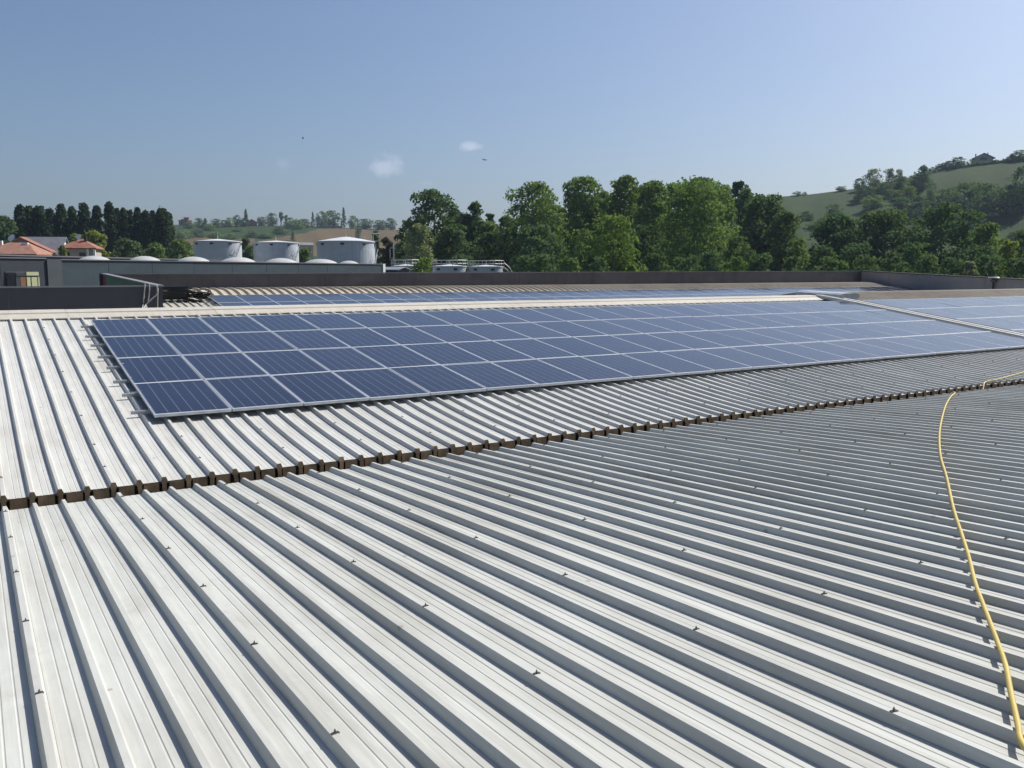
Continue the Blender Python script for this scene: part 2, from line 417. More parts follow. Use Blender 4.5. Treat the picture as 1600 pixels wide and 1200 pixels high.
Vc = V.reshape(na, nd, 3); ctr = .25*(Vc[:-1, :-1]+Vc[1:, :-1]+Vc[:-1, 1:]+Vc[1:, 1:])
px, py = project(ctr)
brown = inside(px, py, [(396, 386), (402, 377), (440, 370), (472, 365), (498, 358), (536, 356.5), (640, 358), (720, 362), (720, 400), (396, 400)]) | \
        inside(px, py, [(250, 371), (330, 370), (400, 373), (400, 382), (250, 384)])
far_side = np.zeros(brown.shape, bool); far_side[:, nd-7:] = True
mi = np.where(brown & ~far_side, 1, 0).ravel()
tag(put('hill', mesh_from(V, f, [M['hillgrass'], M['plough']], mi, True)), 'green hill with a ploughed brown field beyond the tanks', None, None, 'structure')
V, f, na, nd = HR.build('hill', 10, 110, .5, None)
tag(put('hill', mesh_from(V, f, [M['hillgrass']], smooth=True)), 'tall grassy hillside rising to the right behind the trees', None, None, 'structure')
HF = Hill([(-30, slope(0, 345)), (0, slope(0, 341)), (3, slope(60, 344)), (7, slope(170, 346)), (12, slope(300, 352)), (30, slope(640, 362)), (50, .02)], 1050, 1450, 0, 300)
V, f, na, nd = HF.build('distant_hill', -35, 60, 1.0, None, 14)
tag(put('distant_hill', mesh_from(V, f, [M['far']], smooth=True)), 'distant wooded ridge fading blue at the left horizon', None, None, 'structure')

# ------------------------------------------------------------------ the warehouse roof
P = .248                                           # rib spacing
RH = .043                                          # rib height
def catmull(pts, n=8):
    pts = [np.array(p, float) for p in pts]; out = []
    for i in range(len(pts)-1):
        p0 = pts[i-1] if i else 2*pts[0]-pts[1]; p1, p2 = pts[i], pts[i+1]; p3 = pts[i+2] if i+2 < len(pts) else 2*p2-p1
        for k in range(n):
            t = k/n; out.append(.5*((2*p1)+(-p0+p2)*t+(2*p0-5*p1+4*p2-p3)*t*t+(-p0+3*p1-3*p2+p3)*t**3))
    out.append(pts[-1]); return out
def section():
    """x,z points of one 4-rib sheet; z=0 in the pan, RH on rib tops; the first rib carries the side lap"""
    pts = []
    for k in range(4):
        x = k*P; h = RH+(.0025 if k == 0 else 0); e = .0018 if k == 0 else 0
        pts += [(x-.033, 0), (x-.0145-e, h), (x+.0145+e, h), (x+.033, 0)]
        if k == 0: pts += [(x+.0345, .0022), (x+.046, .0022), (x+.0475, 0)]
        for g in (.333, .667):
            xc = x+.033+g*(P-.066)
            if k == 0 and g < .4: xc += .006
            pts += [(xc-.006, 0), (xc-.002, -.0028), (xc+.002, -.0028), (xc+.006, 0)]
    pts.append((4*P-.033, 0))
    return pts
P2, RH2 = 4*P/3, .075
def crest_section():
    pts = []
    for k in range(3):
        x = k*P2
        pts += [(x-.058, 0), (x-.040, RH2*.55), (x-.022, RH2*.94), (x, RH2), (x+.022, RH2*.94), (x+.040, RH2*.55), (x+.058, 0)]
    return pts+[(4*P-.058, 0)]
SEC = section(); SEC_CREST = crest_section()
def sheet_mesh(profile, mat, name, sec=SEC, rh=RH):
    """profile: (Y, rib-top z) from the low end to the high end"""
    n = len(sec); v = []; f = []
    for Y, zt in profile:
        for x, z in sec: v.append((x, Y, zt-rh+z))
    for i in range(len(profile)-1):
        for k in range(n-1): f.append((i*n+k, i*n+k+1, (i+1)*n+k+1, (i+1)*n+k))
    return mesh_from(v, f, [mat], name=name)
RIB0 = .152                                         # X of the rib that leads up from the lower left corner
near_prof = [(Y, -2.189+.054*(9.38-Y)) for Y in (9.38, 8, 6.5, 5, 3.5, 2, .5, -1.5, -4)]
def plane_z(Y): return -1.847+.1435*(Y-12.108)-.082
main_L = catmull([(9.744, -2.164), (10.9, -2.068), (12.1, -1.931), (13.6, plane_z(13.6)), (15.5, plane_z(15.5)), (17.5, plane_z(17.5)), (18.8, plane_z(18.8)),
                  (19.6, -.864), (20.2, -.815), (20.7, -.805), (21.3, -.855), (22.6, -1.03), (24.6, -1.36)], 5)
crest_R = catmull([(18.9, plane_z(18.9)), (19.6, -.852), (20.1, -.775), (20.6, -.705), (21.1, -.685), (21.6, -.72), (22.6, -.90), (24.6, -1.33)], 5)
main_R = catmull([(9.744, -2.164), (10.9, -2.068), (12.1, -1.931), (13.6, plane_z(13.6)), (15.5, plane_z(15.5)), (17.5, plane_z(17.5)), (18.9, plane_z(18.9))], 5)
FY, FZ, FS = 33.2, -.809, .134                      # top edge of the far solar array
def far_z(Y): return FZ+FS*(Y-FY)-.082
far_low = [(Y, far_z(Y)) for Y in (25.2, 27, 29, 31, 33.15)]
far_crest = catmull([(33.15, far_z(33.15)), (33.6, -.80), (34.1, -.685), (34.6, -.60), (35.1, -.565), (35.85, -.575)], 5)
clip_mb = MB(); clip_mb.box((0, 0, .004), (.048, .020, .006)); clip_mb.box((-.026, 0, -.006), (.006, .024, .020)); clip_mb.box((.026, 0, -.006), (.006, .024, .020))
clip_mb.cyl((0, 0, .007), (0, 0, .020), .0085, n=6); clip_mb.cyl((0, 0, .020), (.002, .002, .030), .004, n=6)
clip_mb.v = [(x*.60, y*.60, z*.60) for x, y, z in clip_mb.v]
CLIP = clip_mb.mesh(M['clip'], name='lap_clip')
rnd = random.Random(5)
def interp_z(prof, Y):
    a = np.array(prof); o = np.argsort(a[:, 0]); return float(np.interp(Y, a[o, 0], a[o, 1]))
def roof(name, label, prof, mat, k0, k1, clips=(), extra=None):
    t = thing(name, label, 'roof', (RIB0+4*k0*P, prof[0][0], prof[0][1]))
    bx, by, bz = t.location
    prof2 = [(Y-by, z-bz) for Y, z in prof]
    me = sheet_mesh(prof2, mat, 'roof_sheet', *((SEC_CREST, RH2) if 'crest' in name else (SEC, RH)))
    for k in range(k0, k1):
        s = put('roof_sheet', me, t, (4*(k-k0)*P, 0, rnd.uniform(-.0012, .0012)))
        for Y in clips:
            if callable(extra) and not extra(k, Y): continue
            y = Y+rnd.uniform(-.03, .03)
            put('lap_clip', CLIP, s, (rnd.uniform(-.003, .003), y-by, interp_z(prof, y)-bz+.004), (math.atan2(interp_z(prof, y+.1)-interp_z(prof, y-.1), .2), 0, rnd.uniform(-.2, .2)))
    return t
roof('lower_roof_slope', 'white ribbed metal roof filling the foreground below the rusty valley gutter', near_prof, M['roof_near'], -4, 30,
     [9.09-1.17*j for j in range(8)])
roof('middle_roof_slope', 'white ribbed metal roof under the large solar array, left of the joint', main_L, M['roof_main'], -4, 24,
     [10.35, 11.3, 12.6, 13.8, 15.0, 16.2, 17.4, 18.5], lambda k, Y: Y < 11.6 or k < 2)
KR = 25; XR = RIB0+4*KR*P                            # right of the joint
roof('right_roof_slope', 'ribbed metal roof under the pale panels right of the joint', main_R, M['roof_main'], KR, 48, [10.35, 11.3], None)
roof('right_roof_crest', 'weathered beige ribbed crest above the panels right of the joint', crest_R, M['crest'], KR, 48)
KF = 4
roof('far_roof_slope', 'white ribbed roof under the far solar array behind the cream ridge cap', far_low, M['roof_far'], KF, 48)
roof('far_roof_crest', 'arched beige ribbed roof crest along the long parapet wall', far_crest, M['crest'], KF, 48)

# valley gutter between lower and middle slope: rusty closures under the sheet ends
gx0, gx1 = RIB0-16*P, RIB0+130*P
g = thing('valley_gutter', 'rusty brown valley gutter with ribbed sheet ends between two roof slopes', 'gutter', (gx0, 9.6, -2.46))
gl = gx1-gx0
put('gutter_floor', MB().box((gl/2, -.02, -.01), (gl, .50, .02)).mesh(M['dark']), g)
put('gutter_wall', MB().box((gl/2, .225, .10), (gl, .02, .22)).mesh(M['dark']), g)  # backing coloured near-black, shade of the recess between tabs and plates painted in
put('gutter_wall', MB().box((gl/2, -.225, .095), (gl, .02, .17)).mesh(M['rust']), g)
pz = -2.164-RH+2.46                                  # pan level above the gutter floor
plate = MB().box((0, 0, -.068), (.150, .006, .140)).mesh(M['rust'], name='closure_plate')
tabp = [(-.022, -.135), (-.022, -.02), (-.036, .002), (-.0185, RH+.008), (.0185, RH+.008), (.036, .002), (.022, -.02), (.022, -.135)]
tab = MB().prism(tabp, (1, 0, 0), (0, 0, 1), (0, 0, 0), (0, .012, 0)).mesh(M['rust'], name='rib_end_tab')
for k in range(-16, 130):
    x = RIB0+k*P-gx0
    put('rib_end_tab', tab, g, (x, .118+rnd.uniform(-.008, .008), pz+rnd.uniform(-.008, .003)), (rnd.uniform(-.08, .08), rnd.uniform(-.10, .10), rnd.uniform(-.1, .1)))
    if True:
        put('closure_plate', plate, g, (x+P/2+rnd.uniform(-.006, .008), .152+rnd.uniform(-.008, .006), pz-.004+rnd.uniform(-.006, .0)), (rnd.uniform(-.05, .05), rnd.uniform(-.02, .02), rnd.uniform(-.04, .04)))

# cream ridge cap
cx0, cx1 = RIB0-16*P-.3, 24.75
cap = thing('ridge_cap', 'long cream folded metal ridge cap above the large solar array', 'ridge cap', (cx0, 19.45, -.885))
cp = [(0, -.018), (.004, 0), (.29, .078), (.30, .100), (.62, .124), (.80, .134), (.98, .134), (1.06, .128), (1.85, .02)]
n_piece = 10; L = (cx1-cx0)/n_piece
v = []; f = []
for x in (0, L-.006):
    for a, b in cp: v.append((x, a, b))
    for a, b in reversed(cp): v.append((x, a, b-.003))
m_ = len(cp)*2
f = [(k, (k+1) % m_, m_+(k+1) % m_, m_+k) for k in range(m_)]+[tuple(range(m_)), tuple(range(2*m_-1, m_-1, -1))]
cme = mesh_from(v, f, [M['cap']], name='cap_piece')
for i in range(n_piece): put('cap_piece', cme, cap, (i*L, 0, .0015*(i % 2)), (rnd.uniform(-.002, .002), 0, 0))

# joint between left and right roof: two white upstands and a dark slot
j = thing('joint_flashing', 'white metal flashing running down the joint between the two solar arrays', 'flashing', (24.30, 9.9, -2.2))
prof_j = [p for p in main_L if 9.8 < p[0] < 19.9]
def strip(x0, x1, dz, th, mat, name):
    v = []; f = []
    for Y, z in prof_j:
        for xx, zz in ((x0, z+dz), (x1, z+dz), (x1, z+dz-th), (x0, z+dz-th)): v.append((xx-24.30, Y-9.9, zz+2.2))
    n = len(prof_j)
    for i in range(n-1):
        for k in range(4): f.append((i*4+k, i*4+(k+1) % 4, (i+1)*4+(k+1) % 4, (i+1)*4+k))
    f += [(3, 2, 1, 0), tuple((n-1)*4+k for k in range(4))]
    put(name, mesh_from(v, f, [mat]), j)
strip(24.26, 24.36, .115, .10, M['flash'], 'upstand')
strip(24.36, 24.52, .04, .08, M['galv'], 'joint_channel')
strip(24.52, 24.62, .125, .12, M['flash'], 'upstand')
strip(24.62, 25.0, -.02, .08, M['dark'], 'joint_slot')
strip(24.92, 25.02, .06, .08, M['galv'], 'edge_trim')
hd = thing('joint_hood', 'grey galvanised hood over the roof joint at the end of the cream ridge cap', 'hood', (24.95, 20.0, -.72))
hb = MB().prism([(-.42, -.16), (-.40, .05), (-.25, .10), (.25, .10), (.40, .02), (.42, -.16)], (1, 0, 0), (0, 0, 1), (0, -.95, -.05), (0, 1.9, .06))
put('hood_sheet', hb.mesh(M['galv']), hd)
put('hood_lip', MB().box((0, -.98, -.05), (.90, .02, .16)).mesh(M['galv']), hd)

# ------------------------------------------------------------------ solar arrays
W_, H_, T_ = .992, 1.650, .040
def panel_meshes():
    fr = MB(); w = .009; wy = .028
    fr.box((0, -H_/2+wy/2, -T_/2), (W_, wy, T_)); fr.box((0, H_/2-wy/2, -T_/2), (W_, wy, T_))
    fr.box((-W_/2+w/2, 0, -T_/2), (w, H_-2*wy, T_)); fr.box((W_/2-w/2, 0, -T_/2), (w, H_-2*wy, T_))
    gl = MB().add([(-W_/2+w, -H_/2+w, -.002), (W_/2-w, -H_/2+w, -.002), (W_/2-w, H_/2-w, -.002), (-W_/2+w, H_/2-w, -.002)], [(0, 1, 2, 3)])
    bk = MB().add([(-W_/2+w, -H_/2+w, -.009), (W_/2-w, -H_/2+w, -.009), (W_/2-w, H_/2-w, -.009), (-W_/2+w, H_/2-w, -.009)], [(3, 2, 1, 0)])
    return fr.mesh(M['alu'], name='frame'), gl.mesh(M['pv'], name='cell_glass'), bk.mesh(M['back'], name='backsheet')
FR, GL, BK = panel_meshes()
proto = put('solar_panel', None); proto.empty_display_size = .2
put('frame', FR, proto); put('cell_glass', GL, proto); put('backsheet', BK, proto)
first = [True]
pr = random.Random(11)
def panel(x, y, z, sl, label, group):
    if first[0]: o = proto; first[0] = False
    else: o = copy_tree(proto)
    o.location = (x, y, z+pr.uniform(-.002, .002)); o.rotation_euler = (sl+pr.uniform(-.005, .005), pr.uniform(-.005, .005), pr.uniform(-.0006, .0006))
    tag(o, label, 'solar panel', group)
SLM = math.atan(.1435); PX, PY = 1.0084, 1.672
def row_pos(v): s = (v+.5)*PY; return 12.108+s*math.cos(SLM), -1.847+s*math.sin(SLM)
ROWN = ['bottom', 'second', 'third', 'top']
for v in range(4):
    y, z = row_pos(v)
    for u in range(22):
        where = {0: 'at its left end', 21: 'beside the white joint'}.get(u, ordinal(u)+' from its left end')
        lab = 'blue panel of the large array, %s row, %s' % (ROWN[v]+('' if v in (0, 3) else ' lowest'), where)
        panel(1.957+(u+.5)*PX, y, z, SLM, lab, 'solar panels of the large array')
for v in range(4):
    y, z = row_pos(v)
    for u in range(13):
        if v == 0 and u > 3: continue
        lab = 'pale panel right of the white joint, %s row, %s from joint' % (ROWN[v]+('' if v in (0, 3) else ' lowest'), ordinal(u))
        panel(25.15+(u+.5)*PX, y, z, SLM, lab, 'solar panels right of the joint')
SLF = math.atan(FS)
for v, nm in ((0, 'upper'), (1, 'middle'), (2, 'lower')):
    s = (v+.5)*PY; y = FY-s*math.cos(SLF); z = FZ-s*math.sin(SLF)
    for u in range(43):
        if v == 2 and u > 20: continue
        lab = 'far array panel behind ridge cap, %s row, %s from left end' % (nm, ordinal(u))
        panel(7.365+(u+.5)*PX, y, z, SLF, lab, 'solar panels of the far array')
# mounting rails under the arrays, ends stick out at the left
def rail(x0, x1, y, z, sl, label, group):
    t = thing('mounting_rail', label, 'rail', (x0, y, z), group, (sl, 0, 0))
    put('rail_bar', MB().prism([(-.02, -.04), (.02, -.04), (.02, 0), (.006, 0), (.006, -.012), (-.006, -.012), (-.006, 0), (-.02, 0)], (0, 1, 0), (0, 0, 1), (0, 0, 0), (x1-x0, 0, 0)).mesh(M['alu_dark']), t)
    k = 0
    x = RIB0+math.ceil((x0-RIB0)/P)*P
    while x < min(x1, x0+2.2):
        put('rail_foot', MB().box((x-x0, 0, -.042), (.05, .06, .004)).mesh(M['alu_dark']), t); x += P; k += 1
    put('end_clamp', MB().box((.24, 0, .02), (.03, .05, .04)).mesh(M['alu_dark']), t)
for v in range(4):
    for q, nm in ((.23, 'lower'), (.77, 'upper')):
        s = (v+q)*PY; y = 12.108+s*math.cos(SLM)+.04*math.sin(SLM); z = -1.847+s*math.sin(SLM)-.04*math.cos(SLM)
        rail(1.957-.19-rnd.uniform(0, .04), 24.1, y, z, SLM, '%s aluminium rail end jutting out left of the %s panel row' % (nm, ROWN[v]+('' if v in (0, 3) else ' lowest')), 'mounting rails of the large array')
for v in range(2):
    for q, nm in ((.23, 'upper'), (.77, 'lower')):
        s = (v+q)*PY; y = FY-s*math.cos(SLF)+.04*math.sin(SLF); z = FZ-s*math.sin(SLF)-.04*math.cos(SLF)
        rail(7.365-.35, 50.0, y, z, SLF, '%s rail end left of the %s row in the far solar array' % (nm, ('upper', 'middle')[v]), 'mounting rails of the far array')

# ------------------------------------------------------------------ parapets
def run_wall(name, label, pts, joints, bottom, th, mat, cop_mat, nrm, cop=(.09, .045), extra=None):
    """pts: two (X,Y,ztop) ends; joints: fractions where the sheets meet; nrm: direction of the seen face"""
    a, b = np.array(pts[0], float), np.array(pts[1], float); u = (b-a).copy(); Lh = math.hypot(u[0], u[1])
    t = thing(name, label, 'wall', (a[0], a[1], bottom))
    nx = np.array([nrm[0], nrm[1], 0.0]); fr = [0]+list(joints)+[1]
    for i in range(len(fr)-1):
        p = a+u*(fr[i]+.004/Lh); q = a+u*(fr[i+1]-.004/Lh); off = nx*rnd.uniform(-.008, .008)
        v = []
        for w in (p, q):
            for s_ in (0, -th):
                for z in (bottom, w[2]): v.append(np.array([w[0], w[1], z])+nx*s_+off-a*[1, 1, 0]-np.array([0, 0, bottom]))
        fcs = [(0, 1, 5, 4), (6, 7, 3, 2), (1, 3, 7, 5), (0, 4, 6, 2), (2, 3, 1, 0), (4, 5, 7, 6)]
        put('wall_panel', mesh_from(v, fcs, [mat[i % len(mat)] if isinstance(mat, list) else mat]), t)
    v = []
    for w in (a, b):
        for s_ in (cop[0]*.4, -th-cop[0]*.4):
            for z in (.004, cop[1]): v.append(np.array([w[0], w[1], w[2]+z])+nx*s_-a*[1, 1, 0]-np.array([0, 0, bottom]))
    put('coping', mesh_from(v, [(0, 1, 5, 4), (6, 7, 3, 2), (1, 3, 7, 5), (0, 4, 6, 2), (2, 3, 1, 0), (4, 5, 7, 6)], [cop_mat]), t)
    return t
XL, XRW = 4.27, 48.2
jx = [at_Y(px, 430, 36)[0] for px in (262, 335, 420, 508, 600, 707, 811, 906, 996, 1076, 1150, 1217, 1282)]
run_wall('far_parapet_wall', 'long dark brown parapet wall along the far edge of the roof', ((XL-.1, 36, -.06), (XRW, 36, .09)), [(x-XL+.1)/(XRW-XL+.1) for x in jx], -1.2, .16, M['parapet'], M['coping'], (0, -1))
run_wall('side_parapet_wall', 'sloping parapet with green and red cladding at the left end of the far roof', ((XL, 24.95, -.37), (XL, 36, -.06)), [.05, .62, .93], -2.4, .14, [M['parapet_dark'], M['green_clad'], M['green_clad'], M['red_clad']], M['coping'], (-1, 0))
run_wall('near_parapet_wall', 'dark slate parapet wall behind the ridge cap at the left edge', ((-9, 24.9, -.38), (XL+.0, 24.9, -.365)), [.16, .42, .74], -2.4, .05, M['parapet_dark'], M['coping'], (0, -1), (.05, .04))
run_wall('right_parapet_wall', 'grey parapet wall with dark coping along the right end of the roof', ((XRW, 36, .08), (XRW, 15, -.90)), [.2, .38, .56, .75], -2.4, .16, M['grey_wall'], M['coping_dark'], (-1, 0), (.14, .07))
vp = thing('vent_pipe', 'short dark vent pipe with a pale cap against the right grey parapet', 'vent pipe', (48.0, 27.4, -1.3))
put('pipe', MB().cyl((0, 0, .3), (0, 0, .80), .06, n=12).mesh(M['dark']), vp)
put('collar', MB().cyl((0, 0, .80), (0, 0, .93), .14, .17, 12).mesh(M['coping_dark']), vp)
put('vent_cap', MB().cyl((0, 0, 1.02), (0, 0, 1.09), .30, .24, 14).mesh(M['white']), vp)
put('cap_stem', MB().cyl((0, 0, .93), (0, 0, 1.02), .10, n=10).mesh(M['dark']), vp)

# warehouse body below the roofs
wh = thing('warehouse', 'big low warehouse carrying the ribbed roofs and solar arrays', 'building', (22, 16, GROUND))
def wall_box(x0, x1, y0, y1, ztop): put('wall', MB().box(((x0+x1)/2-22, (y0+y1)/2-16, (ztop-GROUND)/2), (x1-x0, y1-y0, ztop-GROUND)).mesh(M['grey_wall']), wh)
wall_box(-9, 48.3, -4.2, -3.9, -1.7); wall_box(-9, -8.7, -3.9, 24.8, -2.5); wall_box(XL+.15, 48.3, 36.02, 36.3, -1.25); wall_box(48.25, 48.5, -3.9, 36.0, -2.45); wall_box(-8.7, XL, 24.96, 25.2, -2.45); wall_box(XL+.16, XL+.4, 25.2, 36.0, -2.45)

# cables hanging over the dark wall, and the black pile at the corner
def cable(pts, r, label, mat):
    p0 = np.array(pts[0]); q = catmull([np.array(p)-p0 for p in pts], 6)
    o = put('cable', MB().tube(q, r, 6).mesh(mat, True), None, p0); tag(o, label, 'cable', 'cables at the dark wall'); return o
cable([at_Y(226.5, 443.5, 24.82), at_Y(226, 452, 24.80), at_Y(224.5, 468, 24.8), at_Y(223, 479, 24.5), at_Y(222.5, 483.5, 20.6), at_Y(222.5, 488, 19.8)], .016, 'thin pale cable hanging straight down the dark wall, leftmost of three', M['rope'])
cable([at_Y(233.5, 444, 24.82), at_Y(233.5, 456, 24.80), at_Y(231.5, 470, 24.8), at_Y(229, 480, 24.6), at_Y(228, 483.5, 20.6)], .014, 'thin pale cable hanging down the dark wall, between two others', M['rope'])
cable([at_Y(244, 445, 24.80), at_Y(246.2, 452, 24.74), at_Y(245, 460, 24.72), at_Y(237, 467, 24.75), at_Y(229, 475, 24.75), at_Y(224, 483, 24.2)], .022, 'pale rope from the wall corner slanting left down the dark wall', M['rope'])
cable([at_Y(245.8, 446, 24.72), at_Y(246.6, 459, 24.70), at_Y(246.2, 472, 24.70), at_Y(246.4, 481, 24.7)], .014, 'pale cable dropping along the right corner of the dark wall', M['rope'])
pile = thing('black_pile', 'heap of black slatted sheets lying on the roof beside the dark wall corner', 'pile', (6.2, 32.7, far_z(32.7)))
pq = random.Random(3)
for i in range(13):
    z = .03+i*.036+.01; ln = pq.uniform(1.15, 1.5)-.02*i
    put('slat', MB().box((-.12+pq.uniform(-.06, .06), pq.uniform(-.08, .08), z), (ln, .42, .031), pq.uniform(-.07, .07)).mesh(M['black']), pile, (0, 0, 0), (0, pq.uniform(-.02, .02), 0))
for i in range(7):
    p = [(pq.uniform(.35, 1.25), pq.uniform(-.35, .3), pq.uniform(.03, .36)) for _ in range(6)]
    put('cable_loop', MB().tube(catmull(p, 6), pq.uniform(.014, .026), 6).mesh(M['black'], True), pile)
for i in range(6):
    put('sheet_scrap', MB().box((.62+pq.uniform(-.25, .3), pq.uniform(-.2, .2), .05+.05*i), (pq.uniform(.4, .8), .35, .012), pq.uniform(-.4, .4)).mesh(M['black']), pile, (0, 0, 0), (0, pq.uniform(-.15, .18), 0))

# the yellow hose
hp = [(3.02, 1.36, -1.744), (3.255, 1.622, -1.758), (3.412, 1.731, -1.764), (3.71, 1.92, -1.774), (3.92, 2.064, -1.782), (4.187, 2.26, -1.792), (4.593, 2.543, -1.808), (4.976, 2.822, -1.823), (5.445, 3.151, -1.841),
      (5.943, 3.497, -1.859), (6.639, 3.989, -1.886), (7.816, 4.792, -1.929), (8.936, 5.554, -1.97), (10.482, 6.543, -2.024), (11.98, 7.463, -2.073), (13.37, 8.276, -2.117), (14.508, 8.895, -2.151), (15.15, 9.22, -2.166), (15.45, 9.43, -2.20),
      (15.8, 9.56, -2.33), (16.3, 9.58, -2.37), (16.62, 9.57, -2.26), (16.85, 9.66, -2.15), (17.15, 9.76, -2.135), (17.6, 9.84, -2.14), (18.2, 9.95, -2.13), (19.186, 10.156, -2.11), (20.6, 10.55, -2.075), (22.5, 10.9, -2.045)]
hp = [(x+.006*math.sin(5.1*i+.4), y+.006*math.cos(4.3*i), z) for i, (x, y, z) in enumerate(hp)]
h0 = np.array(hp[0]); tag(put('hose', MB().tube(catmull([np.array(p)-h0 for p in hp], 7), .0125, 10).mesh(M['hose'], True), None, h0), 'long yellow garden hose lying across the ribs at the right and over the gutter', 'hose')

# ------------------------------------------------------------------ grey-green shed with skylight domes
U = np.array([math.sin(R(60.8)), math.cos(R(60.8))]); NRM = np.array([U[1], -U[0]])   # front direction and outward normal
P1 = at_d(600, 412.5, 75.0)[:2]; P0 = P1-U*29.7
def front(px, py, off=0.0):
    r = ray(px, py); k = np.dot(P0+NRM*off, NRM)/np.dot(r[:2], NRM); return r*k
sh = thing('skylight_shed', 'long grey green flat building with a row of white skylight domes', 'building', (P0[0], P0[1], GROUND))
rotz = math.atan2(U[1], U[0])
def sbox(name, a0, a1, o0, o1, z0, z1, mat, label=None):
    """a along the front from the pilaster, o depth behind the front face"""
    c2 = P0+U*(a0+a1)/2-NRM*(o0+o1)/2
    o = put(name, MB().box((0, 0, (z1-z0)/2), (a1-a0, o1-o0, z1-z0)).mesh(mat), sh, (c2[0]-P0[0], c2[1]-P0[1], z0-GROUND), (0, 0, rotz))
    if label: o['label'] = label
    return o
z0t = .70
edges = [0.6, 3.6, 6.6, 9.8, 13.0, 16.2, 19.4, 22.6, 25.9, 29.5]
for i in range(len(edges)-1): sbox('wall_panel', edges[i]+.012, edges[i+1]-.012, rnd.uniform(-.01, .01), .2, GROUND, z0t, M['shed'])
sbox('pilaster', -.25, .6, -.12, .25, GROUND, .74, M['shed_pil'])
sbox('coping', .6, 29.6, -.05, .3, .705, .757, M['coping'])
sbox('corner_trim', 29.5, 29.8, -.06, .25, GROUND, .755, M['white'])
for i in range(4): sbox('wall_panel', -10.6+2.6*i+.01, -8+2.6*i-.01+(.05 if i == 3 else 0), -.05, .2, GROUND, .75, M['shed_left'])
sbox('coping', -10.8, -.27, -.1, .3, .755, .81, M['coping'])
sbox('roof_deck', -10.5, 29.5, .3, 13.5, .25, .35, M['coping_dark'])
# rear parapet, higher on the left
bz0 = at_d(90, 398.2, 66.5)[2]; bz1 = at_d(585, 410.3, 87.0)[2]
v = []
for a, zt in ((-3.0, bz0), (29.6, bz1)):
    for o in (13.6, 13.8):
        q = P0+U*a-NRM*o
        for z in (GROUND, zt): v.append((q[0]-P0[0], q[1]-P0[1], z-GROUND))
FB = [(0, 1, 5, 4), (6, 7, 3, 2), (1, 3, 7, 5), (0, 4, 6, 2), (2, 3, 1, 0), (4, 5, 7, 6)]
put('rear_parapet', mesh_from(v, FB, [M['parapet_dark']]), sh)
v = [(x, y, z) for x, y, z in v]
v2 = []
for k in range(0, 8, 2):
    x, y, zt = v[k+1]; sgn = 1 if (k//2) % 2 == 0 else -1
    for z in (.002, .09): v2.append((x+NRM[0]*.05*sgn, y+NRM[1]*.05*sgn, zt+z))
put('coping', mesh_from(v2, FB, [M['coping']]), sh)
sbox('rear_parapet', -10.6, -3.0, 11.0, 11.2, GROUND, at_d(40, 397.5, 60)[2], M['shed_left'])
sbox('coping', -10.6, -3.0, 10.9, 11.3, at_d(40, 397.5, 60)[2]+.002, at_d(40, 397.5, 60)[2]+.10, M['coping'])
dome_prof = [(1.0*math.cos(t), .62*math.sin(t)) for t in np.linspace(0, math.pi/2-.02, 9)]
dm = MB().lathe((0, 0, 0), dome_prof, 28).mesh(M['dome'], True, 'skylight_dome')
curb = MB().cyl((0, 0, -.25), (0, 0, .004), 1.06, n=28).mesh(M['coping'], name='dome_curb')
for px, yt, wpx in ((147, 399.6, 47), (226, 400.0, 47), (302, 401.0, 50), (372, 401.7, 54), (439, 403.2, 52), (501, 404.6, 54), (545, 407.3, 34)):
    # centre line of the roof, 4 m behind the front
    r = ray(px, yt); k = np.dot(P0-NRM*4.5, NRM)/np.dot(r[:2], NRM); c3 = r*k; d = math.hypot(c3[0], c3[1])
    s_ = (wpx*1.12/2)*d/F_PX
    o = put('skylight_dome', dm, sh, (c3[0]-P0[0], c3[1]-P0[1], max(.37, c3[2]-.62*s_)-GROUND), (0, 0, rotz), (s_, s_, (c3[2]-max(.37, c3[2]-.62*s_))/.62))
    put('dome_curb', curb, o)
# window of the left block
def win(px0, px1, y0, y1, off, name, mat, parent=None):
    a = front((px0+px1)/2, (y0+y1)/2, off)
    l_ = front(px0, (y0+y1)/2, off); r_ = front(px1, (y0+y1)/2, off); w = np.linalg.norm((r_-l_)[:2])
    zt = front((px0+px1)/2, y0, off)[2]; zb = front((px0+px1)/2, y1, off)[2]
    loc = np.array([a[0]-P0[0], a[1]-P0[1], zb-GROUND])
    if parent: loc = loc-np.array(parent.location); 
    if parent:
        c_, s_ = math.cos(-rotz), math.sin(-rotz); loc = np.array([c_*loc[0]-s_*loc[1], s_*loc[0]+c_*loc[1], loc[2]])
    return put(name, MB().box((0, 0, (zt-zb)/2), (w, .05, zt-zb)).mesh(mat), parent or sh, loc, (0, 0, 0) if parent else (0, 0, rotz))
wf = win(9.5, 62, 424, 452, .06, 'window', M['shed_pil'])
for a in ((11, 24, 426, 431, 'pane', M['glass_dark']), (11, 24, 433, 451, 'pane', M['glass_dark']), (25, 31.5, 433, 451, 'pane', M['shed_left']), (25, 40, 427, 431.5, 'pane', M['shed_left']), (32, 40, 433, 451, 'panel', M['door_brown']),
          (41, 60, 425, 430.5, 'blind', M['shutter']), (42, 47.5, 433, 451, 'blind', M['shutter']), (49.5, 58, 433, 451, 'blind', M['shutter']), (59.5, 61.5, 433, 451, 'blind', M['shutter'])):
    win(a[0], a[1], a[2], a[3], .10, a[4], a[5], wf)
ss = at_d(606, 417, 84)
gs = thing('small_gable_shed', 'small grey gabled roof just right of the skylight building', 'shed', (ss[0], ss[1], GROUND), None, (0, 0, rotz))
